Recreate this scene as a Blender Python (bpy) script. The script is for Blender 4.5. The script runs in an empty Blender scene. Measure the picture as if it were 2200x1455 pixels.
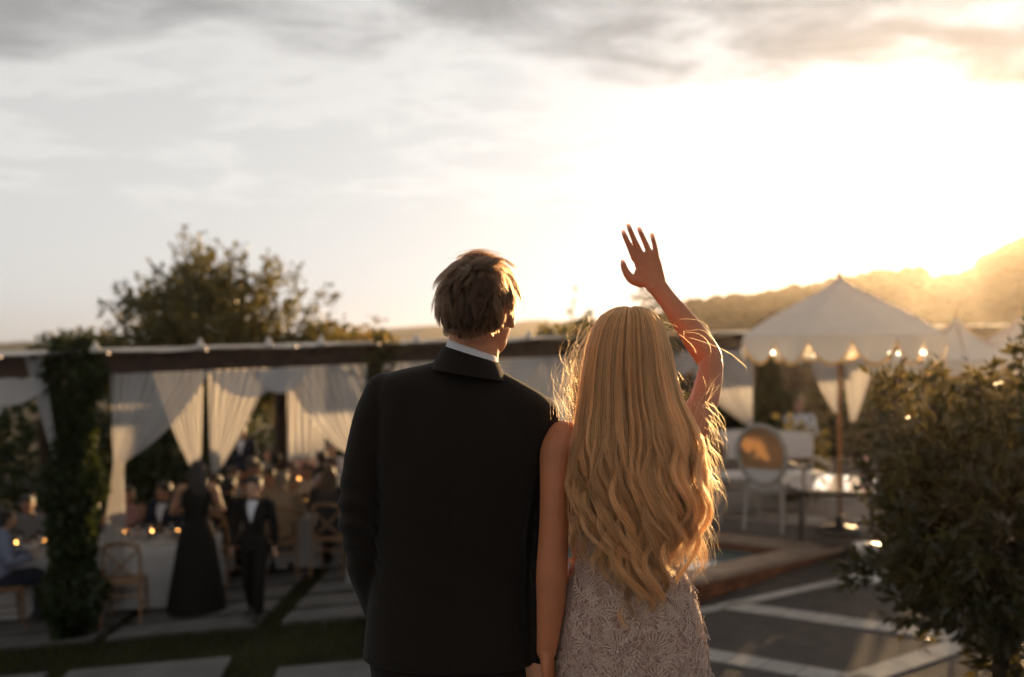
import bpy, math, random
import numpy as np
from mathutils import Vector, Matrix

random.seed(7)
RNG = np.random.default_rng(11)
sc = bpy.context.scene
COL = sc.collection
R = math.radians

# ------------------------------------------------------------------ camera
CZ = 1.63            # eye height above the terrace the couple stand on
FPX = 2139.0         # focal length in photograph pixels (35 mm lens)
HZ = 748.0           # photograph row of the horizon
cam = bpy.data.cameras.new('camera')
cam_o = bpy.data.objects.new('camera', cam)
COL.objects.link(cam_o)
sc.camera = cam_o
cam.lens = 35.0
cam.sensor_width = 36.0
cam.clip_start = 0.05
cam.clip_end = 6000.0
cam_o.location = (0, 0, CZ)
cam_o.rotation_euler = (R(90) + math.atan((HZ - 727.5) / FPX), 0, 0)
cam.dof.use_dof = True
cam.dof.focus_distance = 2.15
cam.dof.aperture_fstop = 2.0
cam.dof.aperture_blades = 9

# ------------------------------------------------------------------ sky and sun
SUN_AZ = math.atan2(2072 - 1100, FPX)                    # to the right of the view axis
SUN_EL = math.atan((HZ - 502) / FPX * math.cos(SUN_AZ))
SUN_DIR = Vector((math.sin(SUN_AZ) * math.cos(SUN_EL), math.cos(SUN_AZ) * math.cos(SUN_EL), math.sin(SUN_EL)))
world = bpy.data.worlds.new('World')
sc.world = world
world.use_nodes = True
wt = world.node_tree
for n in list(wt.nodes):
    wt.nodes.remove(n)


def wn(kind, **kw):
    n = wt.nodes.new(kind)
    for k, v in kw.items():
        setattr(n, k, v)
    return n


def wmath(op, a, b=None, c=None, clamp=False):
    n = wn('ShaderNodeMath', operation=op, use_clamp=clamp)
    for i, v in enumerate((a, b, c)):
        if v is None:
            continue
        if isinstance(v, (int, float)):
            n.inputs[i].default_value = v
        else:
            wt.links.new(v, n.inputs[i])
    return n.outputs[0]


def wsmooth(v, lo, hi, t0=0.0, t1=1.0):
    n = wn('ShaderNodeMapRange', interpolation_type='SMOOTHSTEP')
    wt.links.new(v, n.inputs[0])
    for i, x in enumerate((lo, hi, t0, t1)):
        n.inputs[i + 1].default_value = x
    return n.outputs[0]


def wmix(fac, a, b, mode='MIX'):
    n = wn('ShaderNodeMix', data_type='RGBA', blend_type=mode)
    if isinstance(fac, (int, float)):
        n.inputs[0].default_value = fac
    else:
        wt.links.new(fac, n.inputs[0])
    for i, v in ((6, a), (7, b)):
        if isinstance(v, tuple):
            n.inputs[i].default_value = (*v, 1)
        else:
            wt.links.new(v, n.inputs[i])
    return n.outputs[2]


sky = wn('ShaderNodeTexSky', sky_type='NISHITA', sun_disc=False)
sky.sun_elevation = SUN_EL
sky.sun_rotation = SUN_AZ
sky.air_density = 1.0
sky.dust_density = 2.0
sky.ozone_density = 1.0
bw = wn('ShaderNodeRGBToBW')
wt.links.new(sky.outputs[0], bw.inputs[0])
veil = wmath('MULTIPLY', wmath('POWER', bw.outputs[0], 0.24), 1.93)      # a thin bright veil of high cirrus evens the sky out
grey = wn('ShaderNodeCombineColor')
for i, k in enumerate((0.985, 0.985, 0.975)):
    wt.links.new(wmath('MULTIPLY', veil, k), grey.inputs[i])
base_sky = wmix(0.98, sky.outputs[0], grey.outputs[0])
tc = wn('ShaderNodeTexCoord')
sep = wn('ShaderNodeSeparateXYZ')
wt.links.new(tc.outputs['Generated'], sep.inputs[0])
zz = wmath('MAXIMUM', sep.outputs[2], 0.0)
den = wmath('ADD', zz, 0.10)
comb = wn('ShaderNodeCombineXYZ')
wt.links.new(wmath('DIVIDE', sep.outputs[0], den), comb.inputs[0])
wt.links.new(wmath('DIVIDE', sep.outputs[1], den), comb.inputs[1])


def wnoise(scale, detail, rough, offs, sx=1.0, sy=1.0):
    m = wn('ShaderNodeMapping')
    m.inputs['Location'].default_value = offs
    m.inputs['Scale'].default_value = (sx, sy, 1)
    wt.links.new(comb.outputs[0], m.inputs[0])
    n = wn('ShaderNodeTexNoise')
    n.inputs['Scale'].default_value = scale
    n.inputs['Detail'].default_value = detail
    n.inputs['Roughness'].default_value = rough
    n.inputs['Distortion'].default_value = 0.35
    wt.links.new(m.outputs[0], n.inputs[0])
    return n.outputs[0]


big = wnoise(0.75, 7, 0.55, (3.7, 1.3, 0), 0.8, 1.25)
fine = wnoise(3.1, 9, 0.64, (8.2, 4.1, 0), 0.85, 1.25)
field = wmath('ADD', wmath('MULTIPLY', big, 0.58), wmath('MULTIPLY', fine, 0.42))
deck = wsmooth(zz, 0.10, 0.32)                                   # the deck opens towards the horizon
cover = wmath('ADD', wmath('MULTIPLY', wmath('SUBTRACT', field, 0.5), 2.2), wmath('MULTIPLY', deck, 0.52))
thick = wsmooth(cover, 0.20, 0.66)
edge = wmath('MULTIPLY', wmath('MULTIPLY', wsmooth(cover, 0.08, 0.24), wsmooth(zz, 0.10, 0.16)), wmath('SUBTRACT', 1.0, thick), clamp=True)
# clouds are lit from behind: dark where they are thick, bright at thin edges
body = wmix(0.86, wmix(1.0, base_sky, (0.40, 0.40, 0.405), 'MULTIPLY'), (1.42, 1.41, 1.40))
rim = wmix(1.0, base_sky, (1.14, 1.125, 1.11), 'MULTIPLY')
sky_e = wmix(edge, base_sky, rim)
sky_c = wmix(thick, sky_e, body)
bg = wn('ShaderNodeBackground')
bg.inputs['Strength'].default_value = 0.10
wt.links.new(sky_c, bg.inputs['Color'])
wo = wn('ShaderNodeOutputWorld')
wt.links.new(bg.outputs[0], wo.inputs['Surface'])

sun_l = bpy.data.lights.new('sun', 'SUN')
sun_l.energy = 4.0
sun_l.angle = R(0.55)
sun_l.color = (1.0, 0.64, 0.31)
sun_o = bpy.data.objects.new('sun', sun_l)
COL.objects.link(sun_o)
sun_o.rotation_euler = SUN_DIR.to_track_quat('Z', 'Y').to_euler()
sun_o.location = (30, 60, 20)

# ------------------------------------------------------------------ exposure and render settings
sc.view_settings.view_transform = 'Standard'
sc.view_settings.look = 'None'
sc.view_settings.exposure = 1.48
sc.view_settings.gamma = 1.0
sc.view_settings.use_curve_mapping = False
sc.render.engine = 'CYCLES'
cy = sc.cycles
cy.use_denoising = True
cy.max_bounces = 8
cy.diffuse_bounces = 3
cy.glossy_bounces = 3
cy.transmission_bounces = 6
cy.transparent_max_bounces = 12
cy.volume_bounces = 0
cy.caustics_reflective = False
cy.caustics_refractive = False
cy.sample_clamp_indirect = 6.0
cy.use_adaptive_sampling = True
cy.adaptive_threshold = 0.02


# ------------------------------------------------------------------ places
def G(x, y=10.0):
    """height of the lower garden, which climbs to the right"""
    return -1.08 + 0.089 * min(max(x, -7.0), 7.5)


def W(px, py, d):
    """the point at depth d seen at a photograph pixel"""
    return np.array(((px - 1100.0) / FPX * d, d, CZ + (HZ - py) / FPX * d))


def gp(px, py, z=None):
    """where the ray through a pixel meets the lower garden (or the level z)"""
    x = 0.0
    for _ in range(30):
        D = CZ - (G(x) if z is None else z)
        d = FPX * D / (py - HZ)
        x = (px - 1100.0) / FPX * d
    return np.array((x, d, CZ - D))
# ------------------------------------------------------------------ materials
MATS = {}


def mat(name, col, rough=0.6, spec=0.4, metal=0.0, var=0.0, vscale=8.0, bump=0.0, bscale=60.0, trans=0.0, tcol=None,
        sss=0.0, sheen=0.0, emit=None, estr=0.0, transmission=0.0, coat=0.0, detail=4.0, mottle=None, sheer=0.0):
    if name in MATS:
        return MATS[name]
    m = bpy.data.materials.new(name)
    m.use_nodes = True
    nt = m.node_tree
    p = nt.nodes['Principled BSDF']
    out = nt.nodes['Material Output']
    p.inputs['Base Color'].default_value = (*col, 1)
    p.inputs['Roughness'].default_value = rough
    p.inputs['Specular IOR Level'].default_value = spec
    p.inputs['Metallic'].default_value = metal
    p.inputs['Transmission Weight'].default_value = transmission
    p.inputs['Coat Weight'].default_value = coat
    if sheen:
        p.inputs['Sheen Weight'].default_value = sheen
        p.inputs['Sheen Roughness'].default_value = 0.5
    if sss:
        p.inputs['Subsurface Weight'].default_value = sss
        p.inputs['Subsurface Radius'].default_value = (1.0, 0.25, 0.10)
        p.inputs['Subsurface Scale'].default_value = 0.012
    if emit:
        p.inputs['Emission Color'].default_value = (*emit, 1)
        p.inputs['Emission Strength'].default_value = estr
    tco = nt.nodes.new('ShaderNodeTexCoord')
    colour_out = None
    if var or mottle:
        nz = nt.nodes.new('ShaderNodeTexNoise')
        nz.inputs['Scale'].default_value = vscale
        nz.inputs['Detail'].default_value = detail
        nt.links.new(tco.outputs['Object'], nz.inputs['Vector'])
        rp = nt.nodes.new('ShaderNodeValToRGB')
        rp.color_ramp.elements[0].position = 0.32
        rp.color_ramp.elements[1].position = 0.70
        lo = tuple(max(0.0, c * (1 - var)) for c in col)
        hi = mottle if mottle else tuple(min(1.0, c * (1 + var)) for c in col)
        rp.color_ramp.elements[0].color = (*lo, 1)
        rp.color_ramp.elements[1].color = (*hi, 1)
        nt.links.new(nz.outputs['Fac'], rp.inputs['Fac'])
        colour_out = rp.outputs['Color']
        nt.links.new(colour_out, p.inputs['Base Color'])
    if bump:
        nb = nt.nodes.new('ShaderNodeTexNoise')
        nb.inputs['Scale'].default_value = bscale
        nb.inputs['Detail'].default_value = 5
        nt.links.new(tco.outputs['Object'], nb.inputs['Vector'])
        bp = nt.nodes.new('ShaderNodeBump')
        bp.inputs['Strength'].default_value = bump
        bp.inputs['Distance'].default_value = 0.02
        nt.links.new(nb.outputs['Fac'], bp.inputs['Height'])
        nt.links.new(bp.outputs[0], p.inputs['Normal'])
    if trans:
        tb = nt.nodes.new('ShaderNodeBsdfTranslucent')
        tb.inputs['Color'].default_value = (*(tcol or col), 1)
        mx = nt.nodes.new('ShaderNodeMixShader')
        mx.inputs[0].default_value = trans
        nt.links.new(p.outputs[0], mx.inputs[1])
        nt.links.new(tb.outputs[0], mx.inputs[2])
        last = mx.outputs[0]
        if sheer:
            tp = nt.nodes.new('ShaderNodeBsdfTransparent')
            ms = nt.nodes.new('ShaderNodeMixShader'); ms.inputs[0].default_value = sheer
            nt.links.new(last, ms.inputs[1]); nt.links.new(tp.outputs[0], ms.inputs[2])
            last = ms.outputs[0]
        nt.links.new(last, out.inputs['Surface'])
    MATS[name] = m
    return m


def hair_mat(name, col, rough=0.32, radial=0.45, rand=0.25, coat=0.0, fill=None):
    m = bpy.data.materials.new(name)
    m.use_nodes = True
    nt = m.node_tree
    nt.nodes.remove(nt.nodes['Principled BSDF'])
    h = nt.nodes.new('ShaderNodeBsdfHairPrincipled')
    h.parametrization = 'COLOR'
    h.inputs['Color'].default_value = (*col, 1)
    h.inputs['Roughness'].default_value = rough
    h.inputs['Radial Roughness'].default_value = radial
    h.inputs['Coat'].default_value = coat
    h.inputs['IOR'].default_value = 1.36
    hi = nt.nodes.new('ShaderNodeHairInfo')
    rp = nt.nodes.new('ShaderNodeValToRGB')
    rp.color_ramp.elements[0].color = (*(c * (1 - rand * 1.6) for c in col), 1)
    rp.color_ramp.elements[1].color = (*(min(0.95, c * (1 + rand)) for c in col), 1)
    nt.links.new(hi.outputs['Random'], rp.inputs['Fac'])
    at_ = nt.nodes.new('ShaderNodeAttribute')
    at_.attribute_name = 'tone'
    mu = nt.nodes.new('ShaderNodeVectorMath'); mu.operation = 'SCALE'
    nt.links.new(rp.outputs['Color'], mu.inputs[0]); nt.links.new(at_.outputs['Fac'], mu.inputs['Scale'])
    nt.links.new(mu.outputs[0], h.inputs['Color'])
    if fill:
        df = nt.nodes.new('ShaderNodeBsdfDiffuse'); tl = nt.nodes.new('ShaderNodeBsdfTranslucent')
        sc_ = nt.nodes.new('ShaderNodeVectorMath'); sc_.operation = 'MULTIPLY'
        nt.links.new(mu.outputs[0], sc_.inputs[0]); sc_.inputs[1].default_value = fill
        nt.links.new(sc_.outputs[0], df.inputs['Color']); nt.links.new(sc_.outputs[0], tl.inputs['Color'])
        m1 = nt.nodes.new('ShaderNodeMixShader'); m1.inputs[0].default_value = 0.35
        nt.links.new(df.outputs[0], m1.inputs[1]); nt.links.new(tl.outputs[0], m1.inputs[2])
        m2 = nt.nodes.new('ShaderNodeMixShader'); m2.inputs[0].default_value = 0.55
        nt.links.new(h.outputs[0], m2.inputs[1]); nt.links.new(m1.outputs[0], m2.inputs[2])
        nt.links.new(m2.outputs[0], nt.nodes['Material Output'].inputs['Surface'])
    else:
        nt.links.new(h.outputs[0], nt.nodes['Material Output'].inputs['Surface'])
    return m


# ------------------------------------------------------------------ mesh building
class MB:
    """collects polygons; build() links them as one mesh object"""

    def __init__(self):
        self.v = []
        self.f = []
        self.n = 0

    def add(self, verts, faces):
        verts = np.asarray(verts, dtype=float).reshape(-1, 3)
        o = self.n
        self.v.append(verts)
        self.f.extend([tuple(i + o for i in f) for f in faces])
        self.n += len(verts)
        return self

    def box(self, c, s, rot=None, taper=1.0):
        x, y, z = (k / 2 for k in s)
        v = np.array([(-x, -y, -z), (x, -y, -z), (x, y, -z), (-x, y, -z),
                      (-x * taper, -y * taper, z), (x * taper, -y * taper, z), (x * taper, y * taper, z), (-x * taper, y * taper, z)])
        if rot is not None:
            v = v @ np.array(rot).T
        return self.add(v + np.array(c), [(3, 2, 1, 0), (4, 5, 6, 7), (0, 1, 5, 4), (1, 2, 6, 5), (2, 3, 7, 6), (3, 0, 4, 7)])

    def beam(self, a, b, w, h, up=(0, 0, 1)):
        a = np.array(a, float); b = np.array(b, float)
        t = b - a
        L = np.linalg.norm(t); t /= L
        s = np.cross(t, np.array(up, float)); s /= np.linalg.norm(s)
        n = np.cross(s, t)
        return self.box((a + b) / 2, (w, L, h), np.stack([s, t, n], axis=1))

    def grid(self, P, close_u=False, flip=False):
        """P[nv][nu][3] sheet of quads"""
        P = np.asarray(P, float)
        nv, nu = P.shape[:2]
        F = []
        for j in range(nv - 1):
            for i in range(nu if close_u else nu - 1):
                i2 = (i + 1) % nu
                q = (j * nu + i, j * nu + i2, (j + 1) * nu + i2, (j + 1) * nu + i)
                F.append(q[::-1] if flip else q)
        return self.add(P.reshape(-1, 3), F)

    def tube(self, path, rad, side=(1, 0, 0), k=12, caps=True, sub=0, power=2.0, roundcap=True):
        """tapered tube; rad is a number, a list, or a list of (side radius, other radius)"""
        path = np.asarray(path, float)
        n = len(path)
        rad = np.asarray(rad, float)
        if rad.ndim == 0:
            rad = np.full((n, 2), float(rad))
        elif rad.ndim == 1:
            rad = np.stack([rad, rad], 1)
        if sub:
            path, rad = crom(path, sub), crom(rad, sub)
            n = len(path)
        T = np.gradient(path, axis=0)
        T /= np.linalg.norm(T, axis=1)[:, None] + 1e-12
        if caps and roundcap:
            pre_p, pre_r, post_p, post_r = [], [], [], []
            for a in (75, 50, 25):
                cs, sn = math.cos(R(a)), math.sin(R(a))
                pre_p.append(path[0] - T[0] * rad[0].min() * sn); pre_r.append(rad[0] * cs)
                post_p.insert(0, path[-1] + T[-1] * rad[-1].min() * sn); post_r.insert(0, rad[-1] * cs)
            path = np.vstack([pre_p, path, post_p])
            rad = np.vstack([pre_r, rad, post_r])
            T = np.vstack([[T[0]] * 3, T, [T[-1]] * 3])
            n = len(path)
        ref = np.array(side, float)
        S = ref[None] - (T @ ref)[:, None] * T
        ln = np.linalg.norm(S, axis=1)
        bad = ln < 0.05
        if bad.any():
            alt = np.array((0.13, 0.98, 0.11))
            S[bad] = alt - (T[bad] @ alt)[:, None] * T[bad]
            ln = np.linalg.norm(S, axis=1)
        S /= ln[:, None]
        N = np.cross(T, S)
        a = np.linspace(0, 2 * math.pi, k, endpoint=False)
        ca, sa = np.cos(a), np.sin(a)
        if power != 2.0:
            ca = np.sign(ca) * np.abs(ca) ** (2 / power)
            sa = np.sign(sa) * np.abs(sa) ** (2 / power)
        P = path[:, None] + S[:, None] * (rad[:, 0, None] * ca[None])[..., None] + N[:, None] * (rad[:, 1, None] * sa[None])[..., None]
        o = self.n
        self.grid(P, close_u=True, flip=True)
        self.f = self.f
        if caps:
            self.f.append(tuple(o + i for i in range(k)))
            self.f.append(tuple(o + (n - 1) * k + i for i in range(k))[::-1])
        # outward winding: tangent x side frames give inward quads with flip=True corrected here
        return self

    def ellipsoid(self, c, r, rot=None, nu=20, nv=12):
        th = np.linspace(0, 2 * math.pi, nu, endpoint=False)
        ph = np.linspace(-math.pi / 2, math.pi / 2, nv + 1)[1:-1]
        P = np.stack([np.cos(ph)[:, None] * np.cos(th)[None], np.cos(ph)[:, None] * np.sin(th)[None], np.sin(ph)[:, None] * np.ones(nu)[None]], -1)
        P = np.vstack([P.reshape(-1, 3), [(0, 0, -1), (0, 0, 1)]]) * np.array(r)
        if rot is not None:
            P = P @ np.array(rot).T
        P = P + np.array(c)
        m = nv - 1
        F = []
        for j in range(m - 1):
            for i in range(nu):
                i2 = (i + 1) % nu
                F.append((j * nu + i, j * nu + i2, (j + 1) * nu + i2, (j + 1) * nu + i))
        for i in range(nu):
            i2 = (i + 1) % nu
            F.append((m * nu, i2, i))
            F.append((m * nu + 1, (m - 1) * nu + i, (m - 1) * nu + i2))
        return self.add(P, F)

    def lathe(self, prof, c=(0, 0, 0), k=20):
        """prof: list of (radius, z)"""
        a = np.linspace(0, 2 * math.pi, k, endpoint=False)
        P = np.array([[(r * math.cos(t), r * math.sin(t), z) for t in a] for r, z in prof]) + np.array(c)
        o = self.n
        self.grid(P, close_u=True)
        n = len(prof)
        self.f.append(tuple(o + i for i in range(k))[::-1])
        self.f.append(tuple(o + (n - 1) * k + i for i in range(k)))
        return self

    def arrays(self):
        return np.vstack(self.v), self.f

    def mesh(self, name, smooth=True):
        v, f = self.arrays()
        me = bpy.data.meshes.new(name)
        me.from_pydata(v.tolist(), [], f)
        if smooth:
            me.polygons.foreach_set('use_smooth', np.ones(len(me.polygons), dtype=bool))
        me.update()
        return me

    def build(self, name, m, parent=None, smooth=True, world=True):
        return link_mesh(name, self.mesh(name, smooth), m, parent, world)


def crom(P, sub):
    """Catmull-Rom resampling"""
    P = np.asarray(P, float)
    Q = np.vstack([2 * P[0] - P[1], P, 2 * P[-1] - P[-2]])
    out = []
    for i in range(1, len(Q) - 2):
        for j in range(sub):
            t = j / sub
            out.append(0.5 * ((2 * Q[i]) + (-Q[i - 1] + Q[i + 1]) * t + (2 * Q[i - 1] - 5 * Q[i] + 4 * Q[i + 1] - Q[i + 2]) * t * t
                              + (-Q[i - 1] + 3 * Q[i] - 3 * Q[i + 1] + Q[i + 2]) * t ** 3))
    out.append(P[-1])
    return np.array(out)


def link_mesh(name, me, m, parent=None, world=True):
    o = bpy.data.objects.new(name, me)
    COL.objects.link(o)
    if m is not None and not me.materials:
        me.materials.append(m)
    if parent is not None:
        o.parent = parent
        if world:       # vertices were given in world space
            o.matrix_parent_inverse = inv_world(parent)
    return o


def inv_world(o):
    M = Matrix.Identity(4)
    chain = []
    while o is not None:
        chain.append(o)
        o = o.parent
    for q in reversed(chain):
        M = M @ (q.matrix_parent_inverse @ q.matrix_basis if q.parent else q.matrix_basis)
    return M.inverted()


def tag(o, label=None, cat=None, group=None, kind=None):
    for k, v in (('label', label), ('category', cat), ('group', group), ('kind', kind)):
        if v:
            o[k] = v
    return o


def thing(name, label, cat, loc=(0, 0, 0), rz=0.0, group=None):
    o = bpy.data.objects.new(name, None)
    o.empty_display_size = 0.2
    COL.objects.link(o)
    o.location = tuple(float(k) for k in loc)
    o.rotation_euler = (0, 0, rz)
    return tag(o, label, cat, group)


def copy_tree(o, parent=None):
    c = o.copy()
    COL.objects.link(c)
    c.parent = parent
    for ch in list(o.children):
        copy_tree(ch, c)
    return c


def fuse(mb, voxel, smooth=4, factor=0.5):
    """one continuous skin around overlapping closed shapes"""
    me = mb.mesh('fuse_source')
    o = bpy.data.objects.new('fuse_source', me)
    COL.objects.link(o)
    r = o.modifiers.new('r', 'REMESH')
    r.mode = 'VOXEL'
    r.voxel_size = voxel
    s = o.modifiers.new('s', 'SMOOTH')
    s.factor = factor
    s.iterations = smooth
    dg = bpy.context.evaluated_depsgraph_get()
    res = bpy.data.meshes.new_from_object(o.evaluated_get(dg), depsgraph=dg)
    bpy.data.objects.remove(o)
    bpy.data.meshes.remove(me)
    res.polygons.foreach_set('use_smooth', np.ones(len(res.polygons), dtype=bool))
    return res


def mverts(me):
    a = np.empty(len(me.vertices) * 3)
    me.vertices.foreach_get('co', a)
    return a.reshape(-1, 3)


def set_mverts(me, v):
    me.vertices.foreach_set('co', np.asarray(v, float).ravel())
    me.update()


def big_mesh(name, V, F, smooth=False):
    """fast mesh from arrays with faces of one size"""
    V = np.asarray(V, np.float32); F = np.asarray(F, np.int32)
    me = bpy.data.meshes.new(name)
    k = F.shape[1]
    me.vertices.add(len(V)); me.vertices.foreach_set('co', V.ravel())
    me.loops.add(F.size); me.loops.foreach_set('vertex_index', F.ravel())
    me.polygons.add(len(F))
    me.polygons.foreach_set('loop_start', np.arange(0, F.size, k, dtype=np.int32))
    if smooth:
        me.polygons.foreach_set('use_smooth', np.ones(len(F), dtype=bool))
    me.update(calc_edges=True)
    return me


def leaf_mesh(name, C, D, size, width=0.5, fold=0.25, rng=None):
    """pointed folded leaves: centres C, directions D, lengths size"""
    rng = rng or RNG
    n = len(C)
    D = D / (np.linalg.norm(D, axis=1)[:, None] + 1e-9)
    U = rng.normal(size=(n, 3))
    S = np.cross(D, U); S /= np.linalg.norm(S, axis=1)[:, None] + 1e-9
    N = np.cross(S, D)
    L = np.broadcast_to(np.asarray(size, float), (n,))[:, None]
    a = C
    m1 = C + D * L * 0.45 + S * L * width * 0.5 + N * L * fold * 0.3
    m2 = C + D * L * 0.45 - S * L * width * 0.5 + N * L * fold * 0.3
    b = C + D * L - N * L * fold * 0.35
    c = C + D * L * 0.5
    V = np.stack([a, m1, b, m2, c], 1).reshape(-1, 3)
    i = np.arange(n)[:, None] * 5
    F = np.concatenate([i + np.array([[0, 1, 4]]), i + np.array([[1, 2, 4]]), i + np.array([[2, 3, 4]]), i + np.array([[3, 0, 4]])], 0)
    return big_mesh(name, V, F)


def hair_curves(name, strands, radii, m, parent, tone=None):
    """strands: array (n, k, 3); radii: (n, k)"""
    n, k = strands.shape[:2]
    cu = bpy.data.hair_curves.new(name)
    cu.add_curves([k] * n)
    cu.attributes['position'].data.foreach_set('vector', np.ascontiguousarray(strands, dtype=np.float32).ravel())
    ra = cu.attributes.get('radius') or cu.attributes.new('radius', 'FLOAT', 'POINT')
    ra.data.foreach_set('value', np.ascontiguousarray(radii, dtype=np.float32).ravel())
    if tone is not None:
        ta = cu.attributes.new('tone', 'FLOAT', 'CURVE')
        ta.data.foreach_set('value', np.ascontiguousarray(tone, dtype=np.float32))
    cu.materials.append(m)
    o = bpy.data.objects.new(name, cu)
    COL.objects.link(o)
    if parent is not None:
        o.parent = parent
        o.matrix_parent_inverse = inv_world(parent)
    return o


def yaw(a):
    c, s = math.cos(a), math.sin(a)
    return np.array([[c, -s, 0], [s, c, 0], [0, 0, 1]])


def smoothstep(a, b, x):
    t = np.clip((np.asarray(x, float) - a) / (b - a), 0, 1)
    return t * t * (3 - 2 * t)


# palette
M_SKIN = mat('tanned_skin', (0.47, 0.165, 0.072), 0.5, 0.35, var=0.10, vscale=14, bump=0.08, bscale=220, sss=0.25)
M_SKIN2 = mat('fair_skin', (0.58, 0.33, 0.23), 0.5, 0.35, var=0.10, vscale=10, sss=0.25)
M_SUIT = mat('black_wool', (0.0135, 0.0098, 0.0072), 0.9, 0.08, var=0.06, vscale=300, bump=0.2, bscale=700, sheen=0.10)
M_SHIRT = mat('white_shirt_cotton', (0.74, 0.73, 0.76), 0.7, 0.3, bump=0.1, bscale=300, trans=0.15)
M_BEAM = mat('dark_stained_timber', (0.055, 0.030, 0.022), 0.65, 0.3, var=0.4, vscale=9, bump=0.3, bscale=40)
M_DRAPE = mat('white_sheer_curtain', (0.78, 0.78, 0.80), 0.85, 0.1, var=0.05, vscale=3, trans=0.42, tcol=(0.72, 0.69, 0.66), sheer=0.20)
M_LEAF = mat('dark_ivy_leaf', (0.024, 0.040, 0.013), 0.5, 0.4, var=0.45, vscale=3, trans=0.22, tcol=(0.08, 0.10, 0.015))
M_LEAF2 = mat('olive_tree_leaf', (0.055, 0.060, 0.022), 0.5, 0.4, var=0.4, vscale=1.2, trans=0.38, tcol=(0.20, 0.16, 0.035))
M_LEAF3 = mat('glossy_shrub_leaf', (0.020, 0.025, 0.009), 0.42, 0.45, var=0.4, vscale=4, trans=0.34, tcol=(0.15, 0.115, 0.02))
M_BARK = mat('tree_bark', (0.07, 0.05, 0.035), 0.9, 0.2, var=0.4, vscale=12, bump=0.6, bscale=30)
M_CHAIRWOOD = mat('oak_chair_wood', (0.24, 0.135, 0.07), 0.5, 0.35, var=0.3, vscale=12, bump=0.15, bscale=60)
M_CLOTH = mat('white_table_linen', (0.55, 0.54, 0.54), 0.85, 0.15, var=0.06, vscale=4)
# ------------------------------------------------------------------ ground
M_EARTH = mat('dry_garden_ground', (0.022, 0.019, 0.013), 0.95, 0.1, var=0.4, vscale=1.5, bump=0.4, bscale=20, mottle=(0.032, 0.031, 0.016))
M_CONC = mat('grey_concrete_slab', (0.125, 0.12, 0.117), 0.85, 0.25, var=0.18, vscale=2.5, bump=0.15, bscale=80)
M_STRIP = mat('pale_limestone', (0.36, 0.33, 0.30), 0.75, 0.3, var=0.15, vscale=5, bump=0.2, bscale=60)
M_ASPH = mat('dark_paving', (0.060, 0.050, 0.045), 0.8, 0.3, var=0.2, vscale=6, bump=0.3, bscale=150)
M_RIM = mat('red_brown_brick', (0.20, 0.072, 0.032), 0.75, 0.3, var=0.35, vscale=6, bump=0.3, bscale=50)
M_COPE = mat('tan_coping', (0.34, 0.235, 0.165), 0.55, 0.4, var=0.2, vscale=5, bump=0.2, bscale=50)
M_WATER = mat('still_pool_water', (0.10, 0.15, 0.15), 0.06, 0.6, bump=0.06, bscale=8)

xs = np.concatenate([-np.geomspace(14, 800, 16)[::-1], np.linspace(-12, 12, 33), np.geomspace(14, 800, 16)])
ys = np.concatenate([[-40, -10, 0, 2], np.linspace(3.1, 24, 26), np.geomspace(26, 640, 26)])
P = np.zeros((len(ys), len(xs), 3))
for j, y in enumerate(ys):
    for i, x in enumerate(xs):
        z = G(x) - 1.9 * float(smoothstep(22, 70, y)) - 0.01
        z += 0.03 * math.sin(x * 1.7 + y) * float(smoothstep(16, 24, y))
        if y < 3.2:
            z -= 0.3
        P[j, i] = (x, y, z)
tag(MB().grid(P).build('ground', M_EARTH), kind='structure')

# terrace the couple stand on, with a low retaining edge
tb = MB()
tb.box((0, -2.4, -0.75), (18, 11.2, 1.5))
tag(tb.build('terrace', M_CONC, smooth=False), kind='structure')

# distant hills fading into the haze
M_FARHILL = mat('dry_distant_hill', (0.10, 0.085, 0.055), 0.95, 0.1, var=0.3, vscale=0.01)


def ridge(name, d, prof, depth, seed, m, z0=-4.0, amp=0.0):
    pxs = np.array([p[0] for p in prof], float); pys = np.array([p[1] for p in prof], float)
    n = 120
    u = np.linspace(pxs[0], pxs[-1], n)
    py = np.interp(u, pxs, pys)
    rng = np.random.default_rng(seed)
    wob = sum(rng.uniform(-1, 1) * np.sin(u / (300 / k) + rng.uniform(0, 6)) / k for k in range(1, 9)) * amp
    rows = []
    for t in np.linspace(0, 1, 14):
        hgt = np.sin(t * math.pi) ** 0.8 if t < 0.5 else np.sin(t * math.pi) ** 0.8
        dd = d - depth / 2 + t * depth
        top = CZ + (HZ - py + wob) / FPX * d
        z = z0 + (top - z0) * hgt
        x = (u - 1100) / FPX * dd
        rows.append(np.stack([x, np.full(n, dd), z], 1))
    return tag(MB().grid(np.array(rows)).build(name, m), kind='structure')


ridge('hills', 460, [(-1800, 738), (-700, 730), (-200, 722), (0, 736), (60, 731), (110, 737), (200, 742), (420, 740), (600, 735), (700, 722), (780, 712), (860, 706), (930, 700), (985, 704),
                      (1040, 712), (1120, 690), (1160, 687), (1200, 692), (1260, 688), (1330, 694), (1420, 704), (1500, 715), (1700, 725), (2600, 730)], 130, 3, M_FARHILL, amp=1.6)
ridge('hills', 330, [(-2200, 752), (-400, 748), (100, 746), (600, 744), (800, 733), (960, 728), (1050, 734), (1200, 720), (1300, 716), (1420, 722), (1560, 730), (1900, 735), (3000, 735)], 90, 8, M_FARHILL, amp=1.2)

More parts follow.
